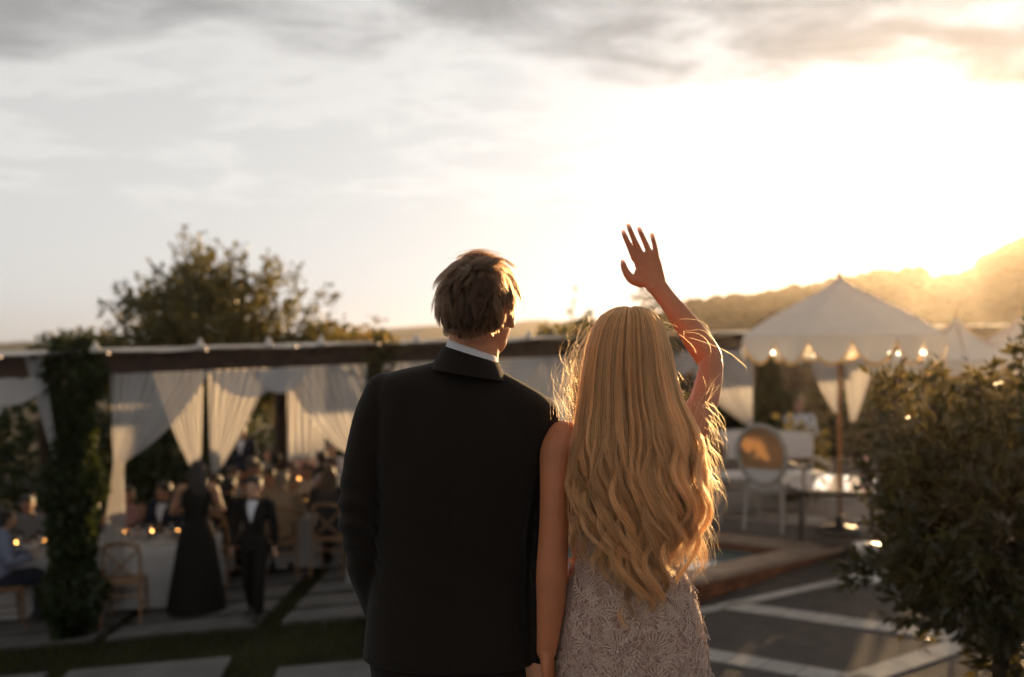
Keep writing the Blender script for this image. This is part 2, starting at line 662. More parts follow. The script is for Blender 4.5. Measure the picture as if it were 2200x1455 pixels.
# wooded hill at the right, the sun on its shoulder
HD = 84.0
M_HILL = mat('scrub_hillside', (0.085, 0.052, 0.024), 0.95, 0.1, var=0.35, vscale=0.06)
M_WOOD = mat('oak_woodland', (0.075, 0.043, 0.018), 0.9, 0.1, var=0.4, vscale=0.15)
hp = [(1330, 735), (1400, 706), (1440, 680), (1490, 664), (1560, 656), (1640, 648), (1700, 636), (1760, 625), (1820, 612), (1900, 600), (1960, 596), (2010, 597),
      (2060, 592), (2100, 578), (2135, 558), (2165, 538), (2200, 524), (2320, 512), (2600, 480), (3000, 470), (3600, 500)]
hpx = np.array([p[0] for p in hp], float); hpy = np.array([p[1] for p in hp], float)
u = np.linspace(1330, 3600, 150)


def hill_pt(px, t):
    """t 0 foot .. 1 ridge .. 1.6 behind it"""
    py = np.interp(px, hpx, hpy)
    dd = HD - 36 * (1 - np.minimum(t, 1)) + 36 * np.maximum(t - 1, 0)
    top = CZ + (HZ - py) / FPX * HD
    z0 = -3.2
    z = z0 + (top - z0) * np.where(t <= 1, t ** 0.9, 1 - (t - 1) * 0.9)
    return np.stack([(px - 1100) / FPX * dd, dd * np.ones_like(px), z], -1)


tag(MB().grid(np.array([hill_pt(u, np.full_like(u, t)) for t in np.linspace(0, 1.6, 18)])).build('hillside', M_HILL), kind='structure')
# tree masses over the hill
rng = np.random.default_rng(5)
n = 3100
tp = np.concatenate([rng.uniform(1345, 3500, n), rng.uniform(1400, 3500, 640)])
tt = np.concatenate([rng.uniform(0.05, 1.0, n), rng.uniform(0.95, 1.05, 640)])
C = hill_pt(tp, tt)
th = np.linspace(0, 2 * math.pi, 7, endpoint=False)
VV, FF = [], []
for i, c in enumerate(C):
    r = rng.uniform(0.35, 0.95)
    if 1990 < tp[i] < 2115 and tt[i] > 0.8:
        r = min(r, 0.33)
    ring = []
    for zf, rf in ((-0.2, 0.7), (0.35, 1.0), (0.85, 0.85), (1.2, 0.4)):
        w = rf * r * rng.uniform(0.75, 1.2, 7)
        ring.append(np.stack([c[0] + w * np.cos(th), c[1] + w * np.sin(th), c[2] + zf * r * 0.85 + rng.uniform(-0.12, 0.12, 7) * r], 1))
    b = len(VV) * 29
    VV.append(np.vstack(ring + [[(c[0], c[1], c[2] + 1.2 * r)]]))
    for j in range(3):
        for k in range(7):
            k2 = (k + 1) % 7
            FF.append((b + j * 7 + k, b + j * 7 + k2, b + (j + 1) * 7 + k2))
            FF.append((b + j * 7 + k, b + (j + 1) * 7 + k2, b + (j + 1) * 7 + k))
    for k in range(7):
        FF.append((b + 21 + k, b + 21 + (k + 1) % 7, b + 28))
V = np.vstack(VV)
me = big_mesh('woodland', V, np.array(FF), True)
tag(link_mesh('woodland', me, M_WOOD), 'far wooded hillside with the low sun on its shoulder', 'woodland', kind='stuff')

# ------------------------------------------------------------------ paving, left: concrete pads with turf joints
pv = bpy.data.objects.new('pavement', None)
COL.objects.link(pv)
tag(pv, kind='structure')


def slab(x0, x1, y0, y1, m, th=0.06, lift=0.03, name='paving_slab', shear=0.0, parent=pv):
    mb = MB()
    P = []
    for (x, y) in ((x0, y0), (x1, y0), (x1, y1), (x0, y1)):
        x = x + shear * (y - 10)
        P.append((x, y, G(x) + lift))
    P = np.array(P)
    low = P - np.array((0, 0, th))
    c = P.mean(0)
    inn = P + (c - P) / np.linalg.norm((c - P)[:, :2], axis=1)[:, None] * 0.015 + np.array((0, 0, 0.006))
    mb.add(np.vstack([low, P, inn]), [(0, 1, 5, 4), (1, 2, 6, 5), (2, 3, 7, 6), (3, 0, 4, 7), (4, 5, 9, 8), (5, 6, 10, 9), (6, 7, 11, 10), (7, 4, 8, 11), (8, 9, 10, 11)])
    return mb.build(name, m, parent, smooth=False)


rows = [(8.35, 9.42), (10.55, 10.98), (11.13, 11.60), (11.78, 12.32), (12.5, 13.1)]
cols = [(-6.2, -4.45), (-4.3, -2.72), (-2.45, -0.95), (-0.7, 0.75)]
for j, (y0, y1) in enumerate(rows):
    for i, (x0, x1) in enumerate(cols):
        if j == 0:
            continue
        slab(x0, x1, y0, y1, M_CONC, shear=0.02)
slab(-4.25, -2.72, 8.3, 9.45, M_CONC, shear=-0.12)
slab(-6.2, -4.45, 8.3, 9.45, M_CONC, shear=-0.12)
slab(-2.2, -0.7, 8.0, 8.95, M_CONC, shear=-0.1)
# floor under the pergola
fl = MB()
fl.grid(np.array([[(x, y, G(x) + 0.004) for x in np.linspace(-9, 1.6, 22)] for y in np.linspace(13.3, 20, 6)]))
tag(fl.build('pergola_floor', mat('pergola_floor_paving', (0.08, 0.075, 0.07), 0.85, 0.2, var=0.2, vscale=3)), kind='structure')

# turf between the pads
n = 26000
gx = RNG.uniform(-6.5, 0.6, n); gy = RNG.uniform(7.6, 13.2, n)
ok = np.ones(n, bool)
for j, (y0, y1) in enumerate(rows):
    for (x0, x1) in cols:
        if j:
            sx = gx - 0.02 * (gy - 10)
            ok &= ~((sx > x0) & (sx < x1) & (gy > y0) & (gy < y1))
for (x0, x1, y0, y1, s) in ((-4.25, -2.72, 8.3, 9.45, -0.12), (-6.2, -4.45, 8.3, 9.45, -0.12), (-2.2, -0.7, 8.0, 8.95, -0.1)):
    sx = gx - s * (gy - 10)
    ok &= ~((sx > x0) & (sx < x1) & (gy > y0) & (gy < y1))
gx, gy = gx[ok], gy[ok]
C = np.stack([gx, gy, np.array([G(x) for x in gx]) - 0.012], 1)
D = np.stack([RNG.normal(0, 0.35, len(gx)), RNG.normal(0, 0.35, len(gx)), np.ones(len(gx))], 1)
M_GRASS = mat('short_turf', (0.013, 0.016, 0.006), 0.6, 0.3, var=0.4, vscale=2, trans=0.4, tcol=(0.22, 0.22, 0.03))
tag(link_mesh('grass', leaf_mesh('grass', C, D, RNG.uniform(0.04, 0.085, len(gx)), 0.14, 0.3), M_GRASS),
    'short turf growing in the joints between the concrete pads', 'grass', kind='stuff')

# ------------------------------------------------------------------ paving, right: dark panels framed by pale stone strips
pr = MB()
pr.grid(np.array([[(x, y, G(x) + 0.004) for x in np.linspace(0.6, 8.5, 16)] for y in np.linspace(4.5, 11.6, 8)]))
tag(pr.build('plaza', M_ASPH), kind='structure')
plaza = bpy.data.objects['plaza']


def strip(a, b, w, n, lift=0.012):
    """a run of stone blocks from a to b"""
    a = np.array(a, float); b = np.array(b, float)
    t = (b - a)[:2]; L = np.linalg.norm(t); t /= L
    s = np.array((-t[1], t[0]))
    for i in range(n):
        p0 = a[:2] + t * (L * i / n + 0.006); p1 = a[:2] + t * (L * (i + 1) / n - 0.006)
        q = [p0 - s * w / 2, p1 - s * w / 2, p1 + s * w / 2, p0 + s * w / 2]
        top = np.array([(x, y, G(x) + lift) for x, y in q])
        low = top - np.array((0, 0, 0.03))
        MB().add(np.vstack([low, top]), [(0, 1, 5, 4), (1, 2, 6, 5), (2, 3, 7, 6), (3, 0, 4, 7), (4, 5, 6, 7)]).build('stone_strip', M_STRIP, plaza, smooth=False)


strip(gp(1560, 1300), gp(2045, 1368), 0.24, 7)
strip(gp(1440, 1392), gp(1880, 1470), 0.24, 6)
strip(gp(2060, 1385), gp(1790, 1475), 0.24, 4)
strip(gp(1480, 1318), gp(1880, 1232), 0.16, 7)
strip(gp(1890, 1228), gp(2120, 1290), 0.2, 4)

# raised pool with a brick edge
RZ = -0.66
Pl = [gp(1812, 1172, RZ)[:2], gp(1470, 1250, RZ)[:2], np.array((-0.4, 8.0)), np.array((-1.6, 10.6)), np.array((0.3, 12.4)), gp(1500, 1138, RZ)[:2]]
Pl = np.array(Pl)


def inset(P, w):
    out = []
    n = len(P)
    area = 0.5 * sum(P[i][0] * P[(i + 1) % n][1] - P[(i + 1) % n][0] * P[i][1] for i in range(n))
    sg = 1 if area > 0 else -1
    for i in range(n):
        a, b, c = P[i - 1], P[i], P[(i + 1) % n]
        t1 = (b - a) / np.linalg.norm(b - a); t2 = (c - b) / np.linalg.norm(c - b)
        n1 = sg * np.array((-t1[1], t1[0])); n2 = sg * np.array((-t2[1], t2[0]))
        k = (n1 + n2); k = k / max(0.35, (1 + n1 @ n2))
        out.append(b + k * w)
    return np.array(out)


pool = thing('raised_pool', 'raised garden pool with a red brick wall and tan coping', 'pool', (*Pl.mean(0), G(1.2)))
In = inset(Pl, 0.34)
Pm = inset(Pl, 0.03); Im = inset(Pl, 0.31)
n = len(Pl)
wl = MB()
for Q in (Pm, Im):
    wl.grid(np.array([[(x, y, min(G(x), RZ) - 0.15) for x, y in Q], [(x, y, RZ - 0.05) for x, y in Q]]), close_u=True)
wl.build('brick_wall', M_RIM, pool, smooth=False)
for i in range(n):
    j = (i + 1) % n
    L = np.linalg.norm(Pl[j] - Pl[i]); m = max(2, int(L / 0.42))
    for k in range(m):
        a0, a1 = k / m + 0.006 / L, (k + 1) / m - 0.006 / L
        q = np.array([Pl[i] + (Pl[j] - Pl[i]) * a0, Pl[i] + (Pl[j] - Pl[i]) * a1, In[i] + (In[j] - In[i]) * a1, In[i] + (In[j] - In[i]) * a0])
        dz = RNG.uniform(-0.002, 0.002)
        top = np.c_[q, np.full(4, RZ + dz)]; low = np.c_[q, np.full(4, RZ - 0.055)]
        MB().add(np.vstack([low, top]), [(0, 1, 5, 4), (1, 2, 6, 5), (2, 3, 7, 6), (3, 0, 4, 7), (4, 5, 6, 7), (3, 2, 1, 0)]).build('coping_stone', M_COPE, pool, smooth=False)
# brick courses on the wall seen from the terrace
for i in range(0, 2):
    j = i + 1
    a, b = Pl[i], Pl[j]
    L = np.linalg.norm(b - a); t = (b - a) / L; nn = np.array((-t[1], t[0]))
    cen = Pl.mean(0)
    if nn @ (cen - a) > 0:
        nn = -nn
    m = int(min(L, 3.4) / 0.235)
    for row in range(4):
        for k in range(m):
            s0 = k * 0.235 + (0.117 if row % 2 else 0)
            if s0 + 0.225 > L:
                continue
            c = a + t * (s0 + 0.1125) - nn * 0.022
            z = RZ - 0.095 - row * 0.075
            if z < G(c[0]) + 0.02:
                continue
            MB().box((c[0], c[1], z), (0.225, 0.022 + RNG.uniform(0, 0.004), 0.066), np.array([[t[0], nn[0], 0], [t[1], nn[1], 0], [0, 0, 1]])).build('brick', M_RIM, pool, smooth=False)
wv = MB()
wv.add(np.c_[Im, np.full(n, RZ - 0.13)], [tuple(range(n))])
wv.build('water', M_WATER, pool, smooth=False)

# seating terrace behind the pool
PZ = -0.50
pat = MB()
pp = np.array([Pl[0] + np.array((0.12, 0.10)), (8.8, 11.0), (9.5, 19.5), (0.4, 19.5), (0.55, 12.75), Pl[5] + np.array((0.1, 0.12))])
m6 = len(pp)
pat.add(np.vstack([np.c_[pp, np.full(m6, PZ)], np.c_[pp, np.full(m6, -1.6)]]), [tuple(range(m6))] + [(i, (i + 1) % m6, m6 + (i + 1) % m6, m6 + i) for i in range(m6)])
M_PATIO = mat('warm_grey_patio_stone', (0.20, 0.165, 0.145), 0.7, 0.3, var=0.2, vscale=2.5, bump=0.15, bscale=60)
tag(pat.build('patio', M_PATIO, smooth=False), kind='structure')
patio = bpy.data.objects['patio']
for (x0, y0, x1, y1) in ((3.3, 12.2, 7.5, 12.9), (2.3, 13.4, 5.0, 11.75), (3.0, 15.5, 7.0, 14.2)):
    a = np.array((x0, y0)); b = np.array((x1, y1)); t = (b - a) / np.linalg.norm(b - a); s = np.array((-t[1], t[0])) * 0.11
    MB().add([(*p, PZ + 0.005) for p in (a - s, b - s, b + s, a + s)], [(0, 1, 2, 3)]).build('stone_strip', M_STRIP, patio, smooth=False)
# ------------------------------------------------------------------ shared anatomy
def add_head(mb, c, s=1.0, yw=0.0, pitch=0.0, roll=0.0):
    """skull, jaw, nose, brow, lips, ears; faces +Y at yaw 0; c = centre of the skull"""
    M = yaw(yw) @ np.array([[1, 0, 0], [0, math.cos(pitch), -math.sin(pitch)], [0, math.sin(pitch), math.cos(pitch)]]) @ \
        np.array([[math.cos(roll), 0, math.sin(roll)], [0, 1, 0], [-math.sin(roll), 0, math.cos(roll)]])

    def p(x, y, z):
        return np.array(c) + M @ (np.array((x, y, z)) * s)

    def e(x, y, z, rx, ry, rz):
        mb.ellipsoid(p(x, y, z), (rx * s, ry * s, rz * s), M)
    e(0, -0.008, 0.0, 0.075, 0.098, 0.098)
    e(0, 0.025, -0.03, 0.066, 0.068, 0.085)
    e(0, 0.045, -0.075, 0.052, 0.045, 0.045)
    e(0, 0.072, -0.104, 0.024, 0.02, 0.018)
    e(0, 0.078, 0.022, 0.052, 0.016, 0.012)
    mb.tube([p(0, 0.088, 0.008), p(0, 0.103, -0.022), p(0, 0.108, -0.036)], [0.009 * s, 0.011 * s, 0.013 * s], k=10)
    e(0, 0.090, -0.064, 0.022, 0.010, 0.006)
    e(0, 0.088, -0.075, 0.020, 0.010, 0.007)
    for k in (-1, 1):
        e(0.042 * k, 0.070, -0.022, 0.018, 0.015, 0.018)
        mb.ellipsoid(p(0.079 * k, -0.006, -0.012), (0.008 * s, 0.019 * s, 0.033 * s), M @ yaw(0.35 * k))
        mb.ellipsoid(p(0.077 * k, 0.002, -0.040), (0.008 * s, 0.010 * s, 0.012 * s), M)
    return p, M


def add_eyes(name, p, M, s, parent, world=True):
    for k in (-1, 1):
        MB().ellipsoid(p(0.031 * k, 0.0845, 0.003), (0.0135 * s, 0.006 * s, 0.0065 * s), M, 12, 8).build('eye', mat('eye_dark', (0.03, 0.02, 0.015), 0.2, 0.5), parent, world=world)
    lb = MB()
    lb.ellipsoid(p(0, 0.0975, -0.069), (0.019 * s, 0.004 * s, 0.007 * s), M, 12, 8)
    lb.build('lips', mat('lip_skin', (0.36, 0.12, 0.10), 0.45, 0.4), parent, world=world)


def add_hand(mb, wrist, knuck, side, s=1.0, curl=0.3, thumb_sign=1, palm_n=None, splay=0.10):
    """palm and five unequal bent fingers; side = across the palm, towards the thumb when thumb_sign = 1"""
    w = np.array(wrist, float); kn = np.array(knuck, float)
    t = kn - w; L = np.linalg.norm(t); t /= L
    sd = np.array(side, float); sd -= (sd @ t) * t; sd /= np.linalg.norm(sd)
    nrm = np.cross(sd, t) if palm_n is None else np.array(palm_n, float)
    mb.tube([w, w + t * L * 0.35, w + t * L * 0.75, kn], [(0.025 * s, 0.017 * s), (0.032 * s, 0.016 * s), (0.037 * s, 0.0135 * s), (0.036 * s, 0.011 * s)], sd, 14, sub=3)
    for off, ln, r in ((0.027, 0.072, 0.0085), (0.009, 0.080, 0.0088), (-0.009, 0.074, 0.0084), (-0.026, 0.058, 0.0075)):
        a = kn + sd * off * s * thumb_sign - t * 0.008 * s
        d = t + sd * off * splay * 20 * thumb_sign * 0.25
        d /= np.linalg.norm(d)
        pts = [a]
        ang = 0.0
        for seg, fr in enumerate((0.44, 0.31, 0.25)):
            ang += curl * (0.6, 0.9, 0.7)[seg]
            pts.append(pts[-1] + (d * math.cos(ang) + nrm * math.sin(ang)) * ln * s * fr)
        mb.tube(pts, [r * s * 1.05, r * s, r * s * 0.92, r * s * 0.75], sd, 10, sub=2)
    a = w + t * L * 0.3 + sd * 0.028 * s * thumb_sign
    pts = [a, a + (t * 0.6 + sd * thumb_sign * 0.75 + nrm * 0.25 * min(1, curl * 2)) * 0.035 * s]
    pts.append(pts[-1] + (t * 0.92 + sd * thumb_sign * 0.3 + nrm * 0.3 * min(1, curl * 2)) * 0.034 * s)
    mb.tube(pts, [0.013 * s, 0.0105 * s, 0.008 * s], sd, 10, sub=2)


def ring_stack(rows, ks=28, power=2.3, yshift=None):
    """rows: (Lpx, Lpy, Rpx, Rpy, depth of axis, half depth) -> closed rings"""
    P = []
    a = np.linspace(0, 2 * math.pi, ks, endpoint=False)
    ca, sa = np.cos(a), np.sin(a)
    ca = np.sign(ca) * np.abs(ca) ** (2 / power); sa = np.sign(sa) * np.abs(sa) ** (2 / power)
    for (lx, ly, rx, ry, yc, hd) in rows:
        l = W(lx, ly, yc); r = W(rx, ry, yc)
        c = (l + r) / 2; h = (r - l) / 2
        P.append(c[None] + h[None] * ca[:, None] + np.array((0, 1, 0))[None] * (hd * sa)[:, None])
    return np.array(P)


def ring_solid(mb, P):
    o = mb.n
    n, k = P.shape[:2]
    mb.grid(P, close_u=True)
    mb.f.append(tuple(o + i for i in range(k)))
    mb.f.append(tuple(o + (n - 1) * k + i for i in range(k))[::-1])


def resample_rows(rows, sub):
    return crom(np.array(rows, float), sub)


def PX(pts):
    return np.array([W(*p) for p in pts])


# ------------------------------------------------------------------ the groom
groom = thing('person', 'man in a dark suit and white collar seen from behind, holding hands with the bride', 'person', (W(985, 748, 2.27)[0], 2.27, 0))
gb = MB()
gh = W(1031, 655, 2.235)
gp_, gM = add_head(gb, gh, 1.0, yw=-0.34, roll=0.05)
gb.tube(PX([(1010, 860, 2.27), (1013, 800, 2.262), (1018, 740, 2.248), (1022, 680, 2.24)]), [0.072, 0.061, 0.058, 0.060], k=20, sub=3)
ring_solid(gb, ring_stack(resample_rows([(965, 800, 1065, 822, 2.28, .035), (860, 838, 1135, 872, 2.28, .06), (822, 900, 1162, 930, 2.275, .095), (825, 1000, 1140, 1015, 2.275, .1),
                                         (832, 1110, 1120, 1115, 2.275, .095), (836, 1190, 1108, 1190, 2.275, .092), (822, 1290, 1122, 1290, 2.275, .10), (812, 1390, 1140, 1390, 2.275, .105),
                                         (830, 1450, 1125, 1450, 2.275, .1)], 3)))
gb.tube(PX([(835, 855, 2.27), (805, 940, 2.26), (786, 1030, 2.25), (780, 1110, 2.25), (790, 1200, 2.27), (812, 1290, 2.32), (840, 1350, 2.38), (862, 1392, 2.415)]),
        [0.042, 0.037, 0.034, 0.032, 0.031, 0.028, 0.026, 0.025], k=14, sub=3)
add_hand(gb, W(862, 1392, 2.415), W(890, 1450, 2.425), (0.6, 0.5, 0.3), 1.0, 0.4, 1)
gb.tube(PX([(1158, 900, 2.28), (1176, 1000, 2.28), (1182, 1090, 2.275), (1180, 1190, 2.27), (1174, 1290, 2.25), (1168, 1385, 2.235), (1166, 1412, 2.23)]),
        [0.042, 0.037, 0.034, 0.032, 0.030, 0.027, 0.026], k=14, sub=3)
# his right hand, back of the hand to the camera, fingers closed round hers
add_hand(gb, W(1165, 1405, 2.225), W(1172, 1478, 2.205), (0.75, -0.3, 0.0), 1.02, 0.75, -1)
for k, hx in ((-1, 905), (1, 1052)):
    gb.tube([W(hx, 1430, 2.275), np.array((W(hx, 0, 2.275)[0] + k * 0.01, 2.285, 0.52)), np.array((W(hx, 0, 2.275)[0] + k * 0.02, 2.265, 0.09))], [0.085, 0.06, 0.042], k=16, sub=4)
    x = W(hx, 0, 2.275)[0] + k * 0.025
    gb.tube([(x, 2.225, 0.06), (x, 2.33, 0.045), (x + k * 0.01, 2.45, 0.035)], [(0.038, 0.04), (0.045, 0.03), (0.04, 0.025)], k=12, sub=3)
me = fuse(gb, 0.0048, 5)
link_mesh('body', me, mat('groom_skin', (0.62, 0.28, 0.155), 0.5, 0.35, var=0.08, vscale=14, bump=0.06, bscale=220, sss=0.35), groom)
add_eyes('eyes', gp_, gM, 1.0, groom)
# jacket
jb = MB()
jr = [(968, 770, 1062, 788, 2.262, .052), (910, 783, 1108, 812, 2.265, .062), (842, 800, 1160, 845, 2.268, .078), (808, 822, 1186, 872, 2.27, .094), (800, 860, 1190, 905, 2.272, .106), (803, 930, 1178, 965, 2.272, .118),
      (806, 1010, 1158, 1030, 2.272, .120), (808, 1100, 1139, 1110, 2.275, .114), (805, 1180, 1132, 1186, 2.278, .108), (798, 1255, 1133, 1260, 2.28, .113), (788, 1335, 1146, 1338, 2.28, .123), (781, 1408, 1156, 1412, 2.28, .130)]
ring_solid(jb, ring_stack(resample_rows(jr, 4), 40, 2.35))
jb.tube(PX([(826, 842, 2.272), (808, 890, 2.268), (797, 930, 2.262), (782, 1011, 2.255), (774, 1089, 2.252), (778, 1167, 2.265), (792, 1229, 2.29), (812, 1290, 2.33), (832, 1335, 2.365), (846, 1362, 2.39)]),
        [(.044, .052), (.049, .06), (.0485, .06), (.048, .056), (.0465, .052), (.044, .050), (.042, .047), (.04, .044), (.037, .04), (.036, .038)], k=22, sub=4)
jb.tube(PX([(1158, 893, 2.275), (1172, 940, 2.28), (1180, 1010, 2.28), (1182, 1090, 2.278), (1178, 1180, 2.272), (1175, 1280, 2.255), (1171, 1370, 2.238), (1168, 1398, 2.234)]),
        [(.044, .052), (.046, .06), (.046, .056), (.045, .052), (.042, .048), (.039, .044), (.036, .04), (.035, .039)], k=22, sub=4)
me = fuse(jb, 0.005, 7)
# soft creases: at the elbows, from the arm pits to the waist, a centre seam and a vent
v = mverts(me)
nr = np.empty(len(me.vertices) * 3); me.vertices.foreach_get('normal', nr); nr = nr.reshape(-1, 3)
X, Y, Z = v.T
cx = W(975, 0, 2.16)[0]
zpx = HZ - (Z - CZ) * FPX / 2.2
xpx = X * FPX / 2.2 + 1100
d = 0.0036 * np.sin((X - cx) * 26 + Z * 30 + 2 * np.sin(Z * 17)) * np.exp(-((zpx - 1180) / 110) ** 2)
d += 0.0046 * np.sin(Z * 120 + X * 40 + 1.5 * np.sin(X * 60)) * np.exp(-((zpx - 1130) / 90) ** 2) * ((xpx < 815) | (xpx > 1150))
d += 0.0042 * np.sin((xpx - 815) / 18 + (zpx - 900) / 55) * np.exp(-((zpx - 960) / 90) ** 2) * np.exp(-((np.abs(xpx - 985) - 150) / 45) ** 2)
d += 0.0030 * np.sin((X - cx) * 34 + 0.9) * np.exp(-((zpx - 860) / 60) ** 2)
seam = np.exp(-((xpx - 972 - (zpx - 800) * 0.005) / 3.0) ** 2) * (Y < 2.3)
d -= 0.0025 * seam
vent = ((np.abs(np.abs(xpx - 968) - 118) < 5) & (zpx > 1265) & (Y < 2.3))

set_mverts(me, v + nr * d[:, None])
jk = link_mesh('jacket', me, M_SUIT, groom)


def neck_band(rx0, ry0, rx1, ry1, zl0, zr0, zl1, zr1, cxp, cyd, th, front, nx=48, cx1=None):
    """a collar: from lower edge (0) to upper edge (1); z given at the left and right in pixel rows"""
    a = np.linspace(0, 2 * math.pi, nx, endpoint=False)
    rows = []
    c0 = W(cxp, 0, cyd)[0]; c1 = W(cx1 or cxp, 0, cyd)[0]
    for t, inn in ((0, 0), (0.5, 0), (0.92, 0), (1.0, 0.3), (1.0, 0.8), (0.92, 1), (0.5, 1), (0, 1)):
        rx = rx0 + (rx1 - rx0) * t - inn * th; ry = ry0 + (ry1 - ry0) * t - inn * th
        zl = zl0 + (zl1 - zl0) * t; zr = zr0 + (zr1 - zr0) * t
        s = (np.cos(a) + 1) / 2
        py = zl + (zr - zl) * s
        z = CZ + (HZ - py) / FPX * cyd - front * np.clip(np.sin(a), 0, 1) ** 2
        rows.append(np.stack([c0 + (c1 - c0) * t + rx * np.cos(a), cyd + 0.01 + ry * np.sin(a), z], 1))
    return np.array(rows)


cb = MB()
cb.grid(neck_band(0.068, 0.072, 0.0555, 0.060, 772, 806, 729, 766, 1011, 2.235, 0.003, 0.05, cx1=1015), close_u=True)
cb.build('shirt_collar', M_SHIRT, groom)
cb = MB()
cb.grid(neck_band(0.086, 0.092, 0.0640, 0.0680, 792, 818, 743, 779, 1006, 2.236, 0.005, 0.07, cx1=1012), close_u=True)
cb.build('jacket_collar', M_SUIT, jk)
# shirt side glimpsed between the jacket and the sleeve
cb = MB()
cb.tube(PX([(1117, 1165, 2.31), (1118, 1200, 2.31), (1119, 1230, 2.31)]), [(.016, .03)] * 3, k=12)
cb.build('shirt', M_SHIRT, groom)
tr = MB()
ring_solid(tr, ring_stack(resample_rows([(806, 1300, 1128, 1300, 2.278, .108), (796, 1400, 1142, 1400, 2.278, .116), (800, 1450, 1140, 1450, 2.278, .116), (820, 1500, 1130, 1500, 2.278, .10)], 3)))
for k, hx in ((-1, 895), (1, 1062)):
    x0 = W(hx, 0, 2.278)[0]
    tr.tube([W(hx, 1420, 2.278), (x0, 2.285, 0.75), (x0 + k * 0.01, 2.285, 0.5), (x0 + k * 0.02, 2.275, 0.06)], [(.088, .1), (.083, .09), (.07, .075), (.06, .066)], k=18, sub=4, roundcap=False)
link_mesh('trousers', fuse(tr, 0.007, 4), M_SUIT, groom)
for k, hx in ((-1, 895), (1, 1062)):
    x = W(hx, 0, 2.278)[0] + k * 0.025
    sb = MB()
    sb.tube([(x, 2.215, 0.045), (x, 2.33, 0.05), (x + k * 0.012, 2.48, 0.03)], [(0.042, 0.045), (0.05, 0.048), (0.042, 0.03)], k=16, sub=4)
    sb.build('shoe', mat('black_leather', (0.015, 0.013, 0.012), 0.3, 0.5), groom)

# ------------------------------------------------------------------ the bride
bride = thing('person', 'woman with long wavy blonde hair in a lace gown, waving with one raised hand', 'person', (W(1355, 748, 2.22)[0], 2.22, 0))
bb = MB()
bh = W(1355, 752, 2.235)
bp_, bM = add_head(bb, bh, 0.98)
bb.tube(PX([(1352, 930, 2.225), (1353, 880, 2.225), (1354, 830, 2.23), (1355, 790, 2.235)]), [0.062, 0.05, 0.046, 0.05], k=18, sub=3)
ring_solid(bb, ring_stack(resample_rows([(1322, 868, 1388, 868, 2.225, .04), (1262, 905, 1440, 900, 2.222, .052), (1205, 925, 1486, 915, 2.22, .068), (1188, 960, 1497, 955, 2.222, .082), (1205, 1010, 1490, 1005, 2.225, .09),
                                         (1226, 1070, 1474, 1068, 2.225, .090), (1242, 1130, 1452, 1130, 2.22, .080), (1247, 1190, 1443, 1190, 2.215, .077), (1234, 1250, 1464, 1248, 2.215, .090), (1214, 1320, 1489, 1318, 2.22, .108),
                                         (1204, 1400, 1502, 1398, 2.222, .114), (1208, 1470, 1504, 1470, 2.222, .110), (1222, 1540, 1495, 1540, 2.222, .10)], 3), 32, 2.2))
for k, hx in ((-1, 1285), (1, 1428)):
    x0 = W(hx, 0, 2.22)[0]
    bb.tube([W(hx, 1480, 2.222), (x0 - k * 0.005, 2.225, 0.5), (x0, 2.215, 0.10)], [0.08, 0.053, 0.035], k=16, sub=4)
    bb.tube([(x0, 2.18, 0.09), (x0, 2.25, 0.07), (x0, 2.34, 0.025)], [(0.03, 0.03), (0.035, 0.025), (0.033, 0.016)], k=12, sub=3)
# arm hanging beside the groom
bb.tube(PX([(1212, 942, 2.215), (1197, 975, 2.20), (1193, 1050, 2.185), (1190, 1130, 2.18), (1187, 1190, 2.175), (1185, 1240, 2.172), (1183, 1300, 2.17), (1178, 1360, 2.168), (1174, 1398, 2.168)]),
        [(.040, .044), (.0385, .042), (.034, .037), (.0325, .035), (.0335, .034), (.0345, .034), (.031, .031), (.0255, .025), (.022, .02)], k=18, sub=4)
add_hand(bb, W(1174, 1396, 2.168), W(1180, 1462, 2.172), (0.25, 0.95, 0.0), 0.92, 0.55, 1)
# raised arm
bb.tube(PX([(1466, 938, 2.22), (1490, 908, 2.25), (1509, 870, 2.285), (1521, 828, 2.32), (1527, 790, 2.350), (1526, 778, 2.356)]),
        [(.046, .05), (.040, .045), (.0345, .038), (.0315, .035), (.0290, .034), (.027, .031)], (1, 0.2, 0.3), 20, sub=4)
bb.tube(PX([(1529, 786, 2.356), (1521, 766, 2.368), (1498, 730, 2.396), (1466, 686, 2.425), (1436, 647, 2.45), (1411, 614, 2.468)]),
        [(.027, .029), (.0325, .033), (.0335, .032), (.0290, .0275), (.0245, .0215), (.0255, .0185)], (1, 0.2, 0.3), 20, sub=4)
bb.ellipsoid(W(1540, 786, 2.350), (.014, .016, .019), nu=14)        # point of the elbow
# waving hand, back towards the camera, thumb on the inner side
HDp = 2.49
palm = PX([(1411, 616, 2.468), (1402, 594, 2.480), (1394, 572, 2.488), (1387, 551, 2.492)])
bb.tube(palm, [(.0262, .0175), (.031, .0165), (.0335, .0145), (.0325, .0115)], (0.92, 0, 0.30), 18, sub=3)
bb.ellipsoid(W(1376, 595, 2.482), (.017, .014, .028), nu=16)
FING = [[(1364, 556, 2.492), (1355, 535, 2.496), (1347, 517, 2.498), (1341, 503, 2.498)],
        [(1379, 551, 2.494), (1368, 526, 2.498), (1359, 506, 2.500), (1352, 489, 2.500)],
        [(1398, 551, 2.494), (1389, 527, 2.498), (1382, 511, 2.500), (1375, 496, 2.500)],
        [(1412, 558, 2.490), (1409, 537, 2.494), (1406, 523, 2.495), (1402, 509, 2.495)],
        [(1378, 606, 2.480), (1358, 600, 2.480), (1345, 584, 2.482), (1339, 567, 2.484)]]
